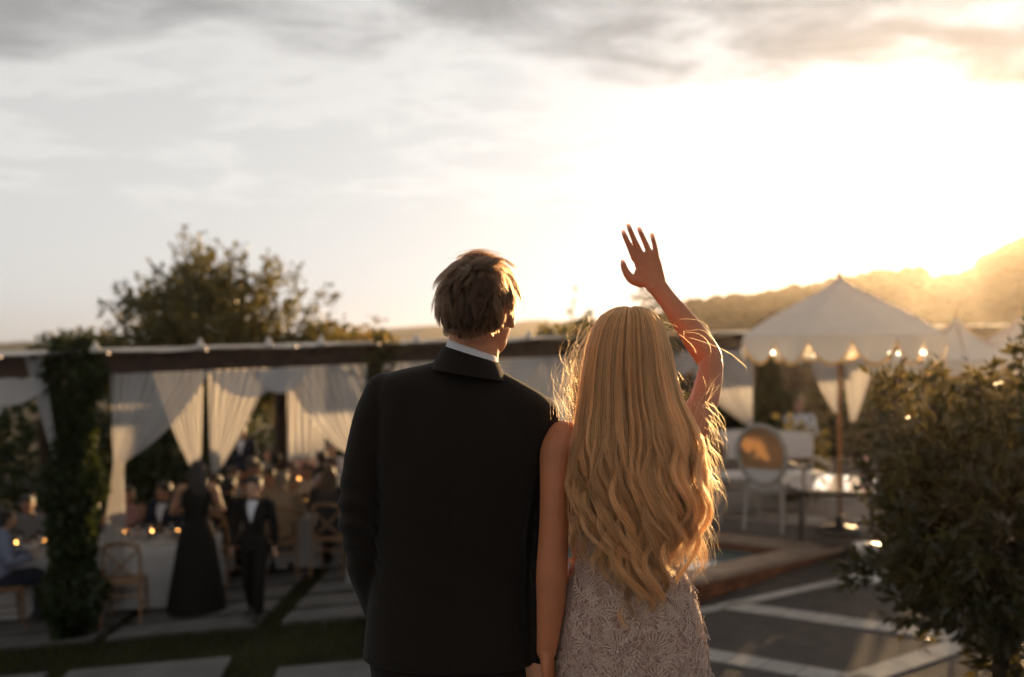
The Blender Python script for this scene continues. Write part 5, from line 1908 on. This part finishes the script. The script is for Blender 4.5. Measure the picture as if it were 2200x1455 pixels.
for (sx, sy) in ((-1, -1), (1, -1), (1, 1), (-1, 1)):
    MB().tube([(sx * (tw / 2 - 0.12), sy * (td / 2 - 0.1), 0), (sx * (tw / 2 - 0.12), sy * (td / 2 - 0.1), tz)], 0.018, k=8, roundcap=False).build('leg', M_IRON, tt_, world=False)
for sy in (-1, 1):
    MB().beam((-tw / 2 + 0.12, sy * (td / 2 - 0.1), tz - 0.03), (tw / 2 - 0.12, sy * (td / 2 - 0.1), tz - 0.03), 0.02, 0.04).build('apron', M_IRON, tt_, False, False)
M_PINK = mat('dusky_pink_glaze', (0.50, 0.30, 0.27), 0.35, 0.5)
pv2 = thing('vase', 'slender dusky pink vase standing on the low table', 'vase', (xm + 0.36, PD + 0.12, PZ + 0.587))
MB().lathe([(0.07, 0), (0.10, 0.03), (0.10, 0.06), (0.05, 0.10), (0.028, 0.16), (0.026, 0.24), (0.04, 0.29), (0.03, 0.29), (0.02, 0.24)], (xm + 0.36, PD + 0.12, PZ + 0.587), 16).build('body', M_PINK, pv2)

# hourglass stool near the pool corner
M_WHITE = mat('white_glazed_ceramic', (0.66, 0.63, 0.60), 0.3, 0.5)
p = gp(1862, 1246)
tag(MB().lathe([(0.15, 0), (0.155, 0.03), (0.12, 0.06), (0.075, 0.15), (0.062, 0.22), (0.085, 0.29), (0.14, 0.33), (0.155, 0.35), (0.15, 0.37), (0.0, 0.372)], p, 24).build('garden_stool', M_WHITE),
    'white hourglass garden stool beside the pool corner', 'stool')

# ------------------------------------------------------------------ banquet chairs and tables
def cross_chair():
    t = thing('cross_back_chair', 'x', 'chair', (0, 0, 0), 0, 'cross-back banquet chairs')
    bk = lambda mb, n, m=M_CHAIRWOOD: mb.build(n, m, t, world=False)
    for k in (-1, 1):
        bk(MB().tube([(0.21 * k, -0.27, 0), (0.195 * k, -0.20, 0.46), (0.195 * k, -0.22, 0.7), (0.185 * k, -0.27, 0.88)], [0.016, 0.019, 0.018, 0.016], k=8, sub=4), 'leg')
        bk(MB().tube([(0.20 * k, 0.21, 0), (0.185 * k, 0.18, 0.45)], [0.015, 0.019], k=8), 'leg')
        bk(MB().tube([(0.20 * k, -0.235, 0.22), (0.195 * k, 0.20, 0.20)], 0.011, k=6), 'stretcher')
        bk(MB().tube([(-0.185 * k, -0.262, 0.85), (-0.06 * k, -0.255, 0.72), (0.06 * k, -0.228, 0.60), (0.19 * k, -0.208, 0.50)], [(0.014, 0.006)] * 4, (0, 0, 1), 8, sub=3), 'cross_bar')
    bk(MB().tube([(-0.185, -0.27, 0.875), (-0.10, -0.285, 0.91), (0, -0.29, 0.92), (0.10, -0.285, 0.91), (0.185, -0.27, 0.875)], [(0.022, 0.013)] * 5, (0, 0, 1), 8, sub=4), 'top_rail')
    bk(MB().tube([(0, -0.20, 0.455), (0, 0, 0.465), (0, 0.21, 0.455)], [(0.19, 0.018), (0.215, 0.02), (0.205, 0.018)], (1, 0, 0), 20, sub=3, power=3.5), 'seat')
    bk(MB().tube([(-0.20, 0.20, 0.30), (0.20, 0.20, 0.30)], 0.011, k=6), 'stretcher')
    bk(MB().tube([(-0.20, -0.22, 0.33), (0.20, -0.22, 0.33)], 0.013, k=6), 'stretcher')
    return t


CHAIR0 = cross_chair()
CHAIR_USED = [False]


def place_chair(px, d_, rz, label):
    x = (px - 1100) / FPX * d_
    c = CHAIR0 if not CHAIR_USED[0] else copy_tree(CHAIR0)
    CHAIR_USED[0] = True
    c.location = (x, d_, G(x) + 0.034 if d_ < 13.3 else G(x) + 0.005)
    c.rotation_euler = (0, 0, R(rz))
    c['label'] = label
    return c


def banquet_table(label, x, d_, rz, w=2.3, dp=0.95):
    z0 = G(x) + 0.01
    t = thing('banquet_table', label, 'table', (x, d_, z0), R(rz), 'banquet tables under the pergola')
    MB().box((0, 0, 0.735), (w, dp, 0.03)).build('table_top', M_CHAIRWOOD, t, False, False)
    for (sx, sy) in ((-1, -1), (1, -1), (1, 1), (-1, 1)):
        MB().box((sx * (w / 2 - 0.1), sy * (dp / 2 - 0.1), 0.36), (0.05, 0.05, 0.72)).build('leg', M_CHAIRWOOD, t, False, False)
    # cloth with folds
    per = []
    for (ax, ay, bx, by) in ((-1, -1, 1, -1), (1, -1, 1, 1), (1, 1, -1, 1), (-1, 1, -1, -1)):
        for k in range(24):
            f = k / 24
            per.append(((ax + (bx - ax) * f) * (w / 2 + 0.004), (ay + (by - ay) * f) * (dp / 2 + 0.004)))
    per = np.array(per)
    rows_ = [np.c_[per * 0.0, np.full(len(per), 0.756)], np.c_[per * 0.98, np.full(len(per), 0.757)]]
    for v in np.linspace(0, 1, 8):
        k = 1 + v * 0.05
        fold = 1 + 0.020 * v * np.sin(np.arange(len(per)) * 1.9) + 0.012 * v * np.sin(np.arange(len(per)) * 0.7)
        rows_.append(np.c_[per * (k * fold)[:, None], np.full(len(per), 0.753 - v * 0.70)])
    MB().grid(np.array(rows_), close_u=True).build('tablecloth', M_CLOTH, t, True, False)
    return t


TABLES = [('white-clothed banquet table beside the ivy column', (322 - 1100) / FPX * 12.15, 12.15, 8, 1.6, 0.95),
          ('white-clothed banquet table behind the boy', (610 - 1100) / FPX * 13.75, 13.75, 8, 2.0, 0.95),
          ('white-clothed banquet table at the far end by the man in pale blue', (40 - 1100) / FPX * 12.2, 12.2, 10, 1.5, 0.95),
          ('white-clothed banquet table at the back of the pergola', (640 - 1100) / FPX * 16.5, 16.5, 8, 2.4, 0.95)]
for a in TABLES:
    banquet_table(*a)
place_chair(272, 11.2, 10, 'cross-back chair pushed up to the table beside the ivy column')
place_chair(485, 12.75, -20, 'cross-back chair between the woman in black and the boy')
place_chair(606, 12.85, 12, 'cross-back chair just behind the boy’s shoulder')
place_chair(715, 12.80, -6, 'cross-back chair nearest the groom’s sleeve')
place_chair(8, 11.35, -55, 'cross-back chair at the edge of the picture under the man in pale blue')

# table ware: stemmed glasses, candles and plates
M_GLASS = mat('clear_glass', (0.95, 0.95, 0.95), 0.03, 0.5, transmission=1.0)
M_WAX = mat('ivory_candle_wax', (0.75, 0.66, 0.50), 0.5, 0.3, trans=0.4, tcol=(0.9, 0.6, 0.3))
M_FLAME = mat('candle_flame', (1, 0.6, 0.2), 0.5, 0.1, emit=(1.0, 0.42, 0.10), estr=9.0)
gm = MB().lathe([(0.032, 0), (0.033, 0.004), (0.006, 0.010), (0.005, 0.085), (0.022, 0.105), (0.036, 0.14), (0.034, 0.20), (0.032, 0.20), (0.033, 0.14), (0.02, 0.11), (0.0, 0.10)], k=14).mesh('wine_glass')
gm.materials.append(M_GLASS)
hm_ = MB().lathe([(0.045, 0), (0.048, 0.01), (0.048, 0.10), (0.045, 0.10), (0.045, 0.012), (0.0, 0.011)], k=14).mesh('holder'); hm_.materials.append(M_GLASS)
wm = MB().lathe([(0.034, 0.013), (0.035, 0.06), (0.01, 0.062), (0.002, 0.075)], k=12).mesh('wax'); wm.materials.append(M_WAX)
fm_ = MB().lathe([(0.003, 0.076), (0.011, 0.088), (0.009, 0.102), (0.001, 0.125)], k=8).mesh('flame'); fm_.materials.append(M_FLAME)
pm = MB().lathe([(0.08, 0), (0.085, 0.006), (0.13, 0.016), (0.131, 0.020), (0.085, 0.010), (0.0, 0.009)], k=20).mesh('plate'); pm.materials.append(M_WHITE)
rng = np.random.default_rng(91)
NAMES = ['beside the ivy column', 'behind the boy', 'by the man in pale blue', 'at the back of the pergola']
for ti, (lab, x, d_, rz, w, dp) in enumerate(TABLES):
    z = G(x) + 0.01 + 0.758
    M2 = yaw(R(rz))
    for i in (0, 1, 2, 3, 5, 6):
        lx = -w / 2 + w * (i % 4 + 0.5) / 4; ly = -0.30 if i < 4 else 0.30
        q = M2 @ np.array((lx + rng.normal(0, 0.02), ly, 0))
        o = link_mesh('plate', pm, None); o.location = (x + q[0], d_ + q[1], z)
        tag(o, 'white dinner plate on the table ' + NAMES[ti], 'plate', 'plates on the table ' + NAMES[ti])
        for s_ in (-1, 1):
            q = M2 @ np.array((lx + s_ * 0.07 + 0.10, ly * 0.45 + rng.normal(0, 0.02), 0))
            o = link_mesh('wine_glass', gm, None); o.location = (x + q[0], d_ + q[1], z)
            tag(o, 'clear stemmed glass on the table ' + NAMES[ti], 'glass', 'glasses on the table ' + NAMES[ti])
    for i in range(5):
        q = M2 @ np.array((-w / 2 + w * (i + 0.5) / 5 + rng.normal(0, 0.05), rng.normal(0, 0.03), 0))
        c = thing('candle', 'lit candle in a glass on the table ' + NAMES[ti], 'candle', (x + q[0], d_ + q[1], z), 0, 'candles on the table ' + NAMES[ti])
        for nm, me_ in (('holder', hm_), ('wax', wm), ('flame', fm_)):
            link_mesh(nm, me_, None, c, world=False)
# ------------------------------------------------------------------ guests
def pose_joints(kind):
    if kind.startswith('seat'):
        J = dict(pel=(0, 0, .55), wai=(0, .0, .70), che=(0, .03, .90), nb=(0, .035, 1.06), nk=(0, .055, 1.13), hd=(0, .075, 1.235))
        J['sh'] = [(-.19, .03, 1.03), (.19, .03, 1.03)]
        J['el'] = [(-.25, .09, .78), (.25, .09, .78)]; J['wr'] = [(-.16, .30, .80), (.16, .30, .80)]; J['kn'] = [(-.11, .38, .80), (.11, .38, .80)]
        J['hip'] = [(-.09, .02, .53), (.09, .02, .53)]; J['knee'] = [(-.12, .43, .53), (.12, .43, .53)]; J['ank'] = [(-.12, .42, .09), (.12, .42, .09)]; J['toe'] = [(-.13, .58, .03), (.13, .58, .03)]
        if kind == 'seat_turn':
            J['el'][1] = (.30, .06, .86); J['wr'][1] = (.16, .25, 1.02); J['kn'][1] = (.11, .29, 1.09)
    else:
        J = dict(pel=(0, 0, .93), wai=(0, .0, 1.09), che=(0, .0, 1.29), nb=(0, -.005, 1.45), nk=(0, .015, 1.52), hd=(0, .035, 1.63))
        J['sh'] = [(-.185, -.005, 1.415), (.185, -.005, 1.415)]
        J['el'] = [(-.24, -.03, 1.13), (.24, -.03, 1.13)]; J['wr'] = [(-.255, .05, .89), (.255, .05, .89)]; J['kn'] = [(-.255, .075, .81), (.255, .075, .81)]
        J['hip'] = [(-.09, 0, .90), (.09, 0, .90)]; J['knee'] = [(-.10, .03, .49), (.10, .03, .49)]; J['ank'] = [(-.10, 0, .085), (.10, 0, .085)]; J['toe'] = [(-.115, .16, .03), (.115, .16, .03)]
        if kind == 'stand_walk':
            J['knee'] = [(-.095, .10, .50), (.095, -.01, .49)]; J['ank'] = [(-.09, .10, .085), (.09, -.16, .11)]; J['toe'] = [(-.10, .26, .035), (.10, -.02, .04)]
            J['wr'] = [(-.25, -.04, .90), (.25, .10, .90)]; J['kn'] = [(-.25, -.03, .82), (.25, .14, .83)]
        if kind == 'stand_hold':
            J['el'] = [(-.27, .02, 1.15), (.27, .02, 1.15)]; J['wr'] = [(-.12, .22, 1.13), (.12, .22, 1.13)]; J['kn'] = [(-.05, .25, 1.14), (.05, .25, 1.14)]
    return J


def A(*p):
    return np.array(p, float)


def body_shapes(J, grow=0.0, parts=('head', 'torso', 'arms', 'hands', 'legs', 'feet'), head_scale=1.0, headyaw=0.0, slim=1.0, sleeve=1.0):
    mb = MB()
    g = grow
    info = None
    if 'torso' in parts:
        mb.tube([A(*J['pel']) + A(0, 0, -.06), J['pel'], J['wai'], J['che'], A(*J['nb']) + A(0, 0, -.03), A(*J['nb']) + A(0, 0, .015)],
                [(.13 * slim + g, .10 + g), (.155 * slim + g, .115 + g), (.128 * slim + g, .098 + g), (.165 * slim + g, .112 + g), (.15 * slim + g * .8, .075 + g), (.075 + g * .5, .06 + g * .5)], (1, 0, 0), 20, sub=4)
    if 'head' in parts:
        mb.tube([J['nb'], J['nk'], A(*J['hd']) + A(0, -.01, -.03)], [.058, .05, .052], (1, 0, 0), 14, sub=3)
        info = add_head(mb, J['hd'], head_scale, headyaw)
    for k in (0, 1):
        if 'arms' in parts:
            sh, el, wr = (A(*J[q][k]) for q in ('sh', 'el', 'wr'))
            wr2 = el + (wr - el) * sleeve
            mb.tube([sh + A(.06 * (1, -1)[k], 0, .0), sh, (sh + el) / 2, el, (el + wr2) / 2, wr2], [.055 + g, .055 + g, .046 + g, .041 + g, .036 + g, .028 + g * .9], (0, 1, 0), 12, sub=3)
        if 'hands' in parts:
            wr, kn, el = (A(*J[q][k]) for q in ('wr', 'kn', 'el'))
            side = A((1, -1)[k] * 0.2, 1, 0.2) if abs((kn - wr)[2]) > 0.05 else A((1, -1)[k], 0.2, 0.1)
            add_hand(mb, wr, kn, side, 1.0, 0.35, 1)
        if 'legs' in parts:
            hp_, kn_, an = (A(*J[q][k]) for q in ('hip', 'knee', 'ank'))
            mb.tube([hp_, (hp_ + kn_) / 2, kn_, (kn_ + an) / 2, an], [.092 + g, .078 + g, .058 + g, .052 + g * 1.1, .040 + g * 1.4], (1, 0, 0), 14, sub=3)
        if 'feet' in parts:
            an, to = A(*J['ank'][k]), A(*J['toe'][k])
            d_ = (to - an) * A(1, 1, 0); d_ /= np.linalg.norm(d_)
            mb.tube([A(an[0], an[1], to[2] + .02) - d_ * .05, A(an[0], an[1], to[2] + .025), to], [(.036 + g, .04 + g), (.042 + g, .045 + g), (.04 + g, .025 + g)], (1, 0, 0), 12, sub=3)
    return mb, info


POSE = {}


def get(kind, part, key, fn):
    k = (kind, part) + tuple(key)
    if k not in POSE:
        POSE[k] = fn()
    return POSE[k]


def with_mat(me, m):
    """share geometry, vary the cloth: the material sits on the object"""
    return me


def part_obj(name, me, m, root):
    o = bpy.data.objects.new(name, me)
    COL.objects.link(o)
    if not me.materials:
        me.materials.append(m)
    o.parent = root
    o.material_slots[0].link = 'OBJECT'
    o.material_slots[0].material = m
    return o


def hair_shape(style, hd, yw, s):
    mb = MB()
    Y = yaw(yw)

    def e(x, y, z, rx, ry, rz):
        mb.ellipsoid(A(*hd) + Y @ A(x, y, z) * s, (rx * s, ry * s, rz * s), Y)
    e(0, -.022, .022, .088, .100, .094)
    e(0, .03, .075, .066, .062, .034)
    if style == 'short':
        e(0, -.055, -.035, .074, .058, .06)
        for k in range(10):
            e(.07 * math.cos(k * 0.63), -.02 + .07 * math.sin(k * 0.63), .08 + .01 * math.sin(k * 3), .022, .022, .022)
    elif style == 'long':
        mb.tube([A(*hd) + Y @ A(0, -.07, .0) * s, A(*hd) + Y @ A(0, -.10, -.14) * s, A(*hd) + Y @ A(0, -.105, -.30) * s, A(*hd) + Y @ A(0, -.10, -.40) * s], [(.085, .05), (.10, .045), (.095, .035), (.05, .02)], (1, 0, 0), 18, sub=4)
        for k in (-1, 1):
            mb.tube([A(*hd) + Y @ A(.07 * k, -.03, .02) * s, A(*hd) + Y @ A(.088 * k, -.05, -.12) * s, A(*hd) + Y @ A(.085 * k, -.07, -.28) * s], [.03, .032, .015], (0, 1, 0), 10, sub=3)
    elif style == 'bun':
        e(0, -.05, -.03, .076, .06, .055)
        e(0, -.125, .03, .045, .04, .042)
    return mb


def guest(label, loc, rz, kind, top, bottom, skin, hairc, hstyle='short', headyaw=0.0, scale=1.0, dress=None, shirt=None, hs=1.0, group='wedding guests under the pergola', slim=1.0):
    t = thing('person', label, 'person', loc, R(rz), group)
    t.scale = (scale, scale, scale)
    J = pose_joints(kind)
    key = (round(headyaw, 2), hs, slim)

    def mk_body():
        mb, info = body_shapes(J, 0.0, head_scale=hs, headyaw=headyaw, slim=slim)
        return fuse(mb, 0.0085, 3), info
    me, info = get(kind, 'body', key, mk_body)
    part_obj('body', me, skin, t)
    p_, M_ = info
    for k in (-1, 1):
        em = get(kind, 'eye%d' % k, key, lambda: MB().ellipsoid(p_(0.031 * k, 0.086, 0.003), (0.0135 * hs, 0.006 * hs, 0.0065 * hs), M_, 10, 6).mesh('eye'))
        part_obj('eye', em, MATS['eye_dark'], t)
    lm_ = get(kind, 'lips', key, lambda: MB().ellipsoid(p_(0, 0.0985, -0.069), (0.02 * hs, 0.004 * hs, 0.007 * hs), M_, 10, 6).mesh('lips'))
    part_obj('lips', lm_, MATS['lip_skin'], t)
    hme = get(kind, 'hair' + hstyle, key, lambda: fuse(hair_shape(hstyle, J['hd'], headyaw, hs), 0.009, 3))
    part_obj('hair', hme, hairc, t)
    if dress:
        def mk():
            mb, _ = body_shapes(J, 0.010, ('torso',), slim=slim)
            if kind.startswith('seat'):
                mb2, _ = body_shapes(J, 0.016, ('legs',), slim=slim)
                v, f = mb2.arrays(); mb.add(v, f)
            else:
                mb.tube([A(0, 0, 1.02), A(0, 0, .9), A(0, 0, .6), A(0, 0, .3), A(0, 0, .03)], [(.155, .12), (.20, .16), (.25, .21), (.30, .26), (.34, .30)], (1, 0, 0), 26, sub=4, roundcap=False)
            return fuse(mb, 0.010, 4)
        part_obj('dress', get(kind, 'dress', (slim,), mk), dress, t)
    else:
        def mkj():
            mb, _ = body_shapes(J, 0.016, ('torso', 'arms'), slim=slim, sleeve=0.96)
            if not kind.startswith('seat'):
                mb.tube([A(0, 0, 1.0), A(0, 0, .84)], [(.172 * slim, .13), (.18 * slim, .137)], (1, 0, 0), 20, roundcap=False)
            return fuse(mb, 0.010, 4)
        part_obj('jacket' if shirt else 'shirt', get(kind, 'jacket', (slim,), mkj), top, t)

        def mkt():
            mb, _ = body_shapes(J, 0.014, ('legs',), slim=slim)
            mb.tube([A(*J['pel']) + A(0, 0, -.05), A(*J['pel']) + A(0, 0, .06)], [(.165 * slim, .125), (.15 * slim, .115)], (1, 0, 0), 18)
            return fuse(mb, 0.010, 4)
        part_obj('trousers', get(kind, 'trousers', (slim,), mkt), bottom, t)
        if shirt:
            c = A(*J['che']); nb = A(*J['nb'])

            def mks():
                fy = .148
                mb = MB()
                up = (nb - c)
                P = []
                for v in np.linspace(0, 1, 8):
                    q = c + up * (-0.55 + 1.62 * v)
                    w_ = 0.008 + 0.062 * v ** 0.8
                    yy = np.interp(v, [0, .3, .62, .85, 1.0], [fy - .010, fy - .002, fy - .004, fy - .045, fy - .075])
                    P.append([(q[0] + w_ * s_, q[1] + yy - 0.012 * abs(s_) ** 2, q[2]) for s_ in np.linspace(-1, 1, 9)])
                mb.grid(np.array(P))
                return mb.mesh('shirt_front')
            part_obj('shirt_front', get(kind, 'shirtf', (slim,), mks), shirt, t)
    for k in (0, 1):
        def mkf():
            an, to = A(*J['ank'][k]), A(*J['toe'][k])
            d_ = (to - an) * A(1, 1, 0); d_ /= np.linalg.norm(d_)
            return MB().tube([A(an[0], an[1], to[2] + .02) - d_ * .06, A(an[0], an[1], to[2] + .028), to + d_ * .02], [(.043, .045), (.05, .052), (.045, .032)], (1, 0, 0), 12, sub=3).mesh('shoe')
        part_obj('shoe', get(kind, 'shoe%d' % k, (), mkf), MATS['black_leather'], t)
    return t


def cl(name, c, r=0.8, **kw):
    return mat('cloth_' + name, c, r, 0.2, var=0.12, vscale=12, **kw)


H_BLK = mat('guest_black_hair', (0.018, 0.013, 0.010), 0.38, 0.5, var=0.4, vscale=60, bump=0.7, bscale=90)
H_BRN = mat('guest_brown_hair', (0.075, 0.040, 0.020), 0.38, 0.5, var=0.4, vscale=60, bump=0.7, bscale=90)
H_GRY = mat('guest_ash_hair', (0.24, 0.185, 0.135), 0.45, 0.4, var=0.3, vscale=60, bump=0.7, bscale=90)
H_BLD = mat('guest_blonde_hair', (0.30, 0.18, 0.085), 0.4, 0.4, var=0.3, vscale=60, bump=0.7, bscale=90)
S1 = mat('guest_skin', (0.50, 0.29, 0.20), 0.5, 0.35, var=0.08, vscale=12, sss=0.15)
S2 = mat('guest_tan_skin', (0.36, 0.19, 0.115), 0.5, 0.35, var=0.08, vscale=12, sss=0.15)
BLK = cl('black', (0.007, 0.0065, 0.006)); NVY = cl('navy', (0.018, 0.022, 0.040)); CHA = cl('charcoal', (0.035, 0.034, 0.035))
BLU = cl('pale_blue', (0.22, 0.25, 0.36)); WHT = cl('white', (0.60, 0.60, 0.64)); CRM = cl('cream', (0.50, 0.42, 0.34)); PNK = cl('dusty_rose', (0.42, 0.22, 0.20)); SAG = cl('sage', (0.20, 0.23, 0.17))
RUS = cl('rust', (0.32, 0.13, 0.06)); TAN = cl('tan', (0.30, 0.21, 0.13)); GRY = cl('grey', (0.19, 0.19, 0.20))


def at(px, d_, dz=0.0):
    x = (px - 1100) / FPX * d_
    lift = 0.034 if 10.5 < d_ < 13.1 else 0.006
    return (x, d_, G(x) + lift + dz)


# standing in front of the pergola
guest('boy in a dark suit and open white collar walking towards the couple', at(548, 10.84), 174, 'stand_walk', BLK, BLK, S1, H_BLK, 'short', 0.0, 0.875, shirt=WHT, hs=1.16, slim=0.92)
guest('woman in a long black dress standing with her back turned', at(424, 11.35), 12, 'stand_hold', None, None, S2, H_BLK, 'long', 0.25, 0.985, dress=BLK)
# at the table by the ivy
guest('dark-haired woman in dusty rose seated at the table beside the ivy column', at(276, 12.95), 196, 'seat_turn', None, None, S2, H_BLK, 'long', 0.3, 1.0, dress=PNK)
guest('dark-haired man in an open jacket and white shirt seated behind the candles', at(360, 12.95), 165, 'seat', NVY, BLK, S2, H_BLK, 'short', -0.3, 1.0, shirt=WHT)
guest('guest in cream whose head shows above the woman in black', at(434, 14.3), 190, 'seat', CRM, CHA, S1, H_BLK, 'short', 0.2, 1.02)
# far end
guest('man in a pale blue shirt seated at the edge of the picture', at(2, 11.45), -58, 'seat', BLU, NVY, S1, H_BLK, 'short', 0.2, 1.0)
guest('dark-haired guest in grey seated at the far table beyond the ivy column', at(66, 13.1), 185, 'seat_turn', GRY, CHA, S2, H_BLK, 'short', 0.3, 1.0)
guest('guest in rust seated at the far table close to the ivy column', at(132, 13.2), 175, 'seat', RUS, CHA, S2, H_BRN, 'bun', -0.3, 0.98)
# table behind the boy, near side (backs to the couple)
guest('dark-haired guest in black seated just behind the boy', at(487, 12.80), -20, 'seat', BLK, BLK, S2, H_BLK, 'short', 0.2, 1.0)
guest('ash-blonde guest in tan seated with her back to the boy', at(606, 12.90), 12, 'seat', TAN, CHA, S1, H_GRY, 'short', 0.0, 1.0)
guest('guest with long brown hair and a charcoal jacket seated nearest the groom', at(706, 12.86), -4, 'seat_turn', CHA, BLK, S1, H_BRN, 'long', 0.0, 1.0)
# far side of that table
guest('woman in cream with sunlit brown hair facing the boy’s table', at(502, 14.45), 190, 'seat_turn', None, None, S2, H_BRN, 'long', 0.4, 1.0, dress=CRM)
guest('man in navy jacket and white shirt across the table behind the boy', at(556, 14.7), 170, 'seat', NVY, BLK, S2, H_BLK, 'short', 0.3, 1.02, shirt=WHT)
guest('woman in sage dress across the table behind the ash-blonde guest', at(628, 14.7), 185, 'seat', None, None, S1, H_BRN, 'bun', -0.3, 0.98, dress=SAG)
guest('man in white shirt across the table near the groom’s sleeve', at(716, 14.6), 175, 'seat_turn', WHT, CHA, S2, H_BLK, 'short', 0.3, 1.0)
# back table
guest('man in a black jacket seen from behind at the back table', at(592, 15.7), 6, 'seat', BLK, BLK, S2, H_BLK, 'short', -0.3, 1.04)
guest('guest in rust with pinned hair at the back table', at(540, 15.8), 10, 'seat', RUS, CHA, S1, H_BRN, 'bun', 0.3, 1.0)
guest('guest in charcoal at the back table nearest the groom', at(690, 15.7), 0, 'seat', CHA, BLK, S2, H_BRN, 'short', 0.2, 1.0)
guest('woman in dusty rose on the far side of the back table', at(655, 17.3), 182, 'seat_turn', None, None, S1, H_BLD, 'long', 0.3, 1.0, dress=PNK)
guest('man in grey on the far side of the back table, left of the bright curtain', at(580, 17.4), 176, 'seat', GRY, CHA, S1, H_BRN, 'short', 0.0, 1.0)
guest('man in white on the far side of the back table under the bright curtain', at(715, 17.2), 178, 'seat', WHT, CHA, S1, H_GRY, 'short', 0.0, 1.0)
guest('standing man in navy at the back of the pergola, left of the inner post', at(520, 18.2), 185, 'stand', NVY, BLK, S2, H_BLK, 'short', 0.3, 1.0, shirt=WHT)
guest('standing woman in rust at the back of the pergola before the bright curtain', at(668, 18.0), 150, 'stand_hold', None, None, S1, H_BRN, 'long', 0.3, 0.97, dress=RUS)
guest('standing man in charcoal beside the woman in rust', at(628, 18.4), 200, 'stand', CHA, BLK, S1, H_BRN, 'short', 0.3, 1.0, shirt=WHT)
guest('woman in sage seated beyond the woman in black', at(468, 13.6), 170, 'seat_turn', None, None, S2, H_BLK, 'long', -0.2, 1.0, dress=SAG)
guest('man in tan seated in the gap between the boy and the ash-blonde guest', at(580, 13.9), 185, 'seat', TAN, CHA, S2, H_BLK, 'short', -0.2, 1.0)
guest('woman in cream seated beside the long-haired guest near the groom', at(664, 14.1), 176, 'seat_turn', None, None, S2, H_BRN, 'bun', 0.2, 1.0, dress=CRM)
x = (1716 - 1100) / FPX * 15.6
guest('brown-haired guest in white seated beyond the sofa', (x, 15.6, PZ + 0.002), 160, 'seat', WHT, GRY, S1, H_BRN, 'short', 0.0, 1.0, group=None)
# ------------------------------------------------------------------ evening haze lit by the low sun
hz = MB()
hz.box((0, 300, 5.75), (1900, 800, 21.5))
hm = bpy.data.materials.new('evening_haze')
hm.use_nodes = True
hn = hm.node_tree
hn.nodes.remove(hn.nodes['Principled BSDF'])
pvn = hn.nodes.new('ShaderNodeVolumePrincipled')
pvn.inputs['Color'].default_value = (0.98, 0.90, 0.80, 1)
pvn.inputs['Density'].default_value = 0.00046
pvn.inputs['Anisotropy'].default_value = 0.83
hn.links.new(pvn.outputs[0], hn.nodes['Material Output'].inputs['Volume'])
tag(hz.build('haze', hm, smooth=False), kind='stuff')
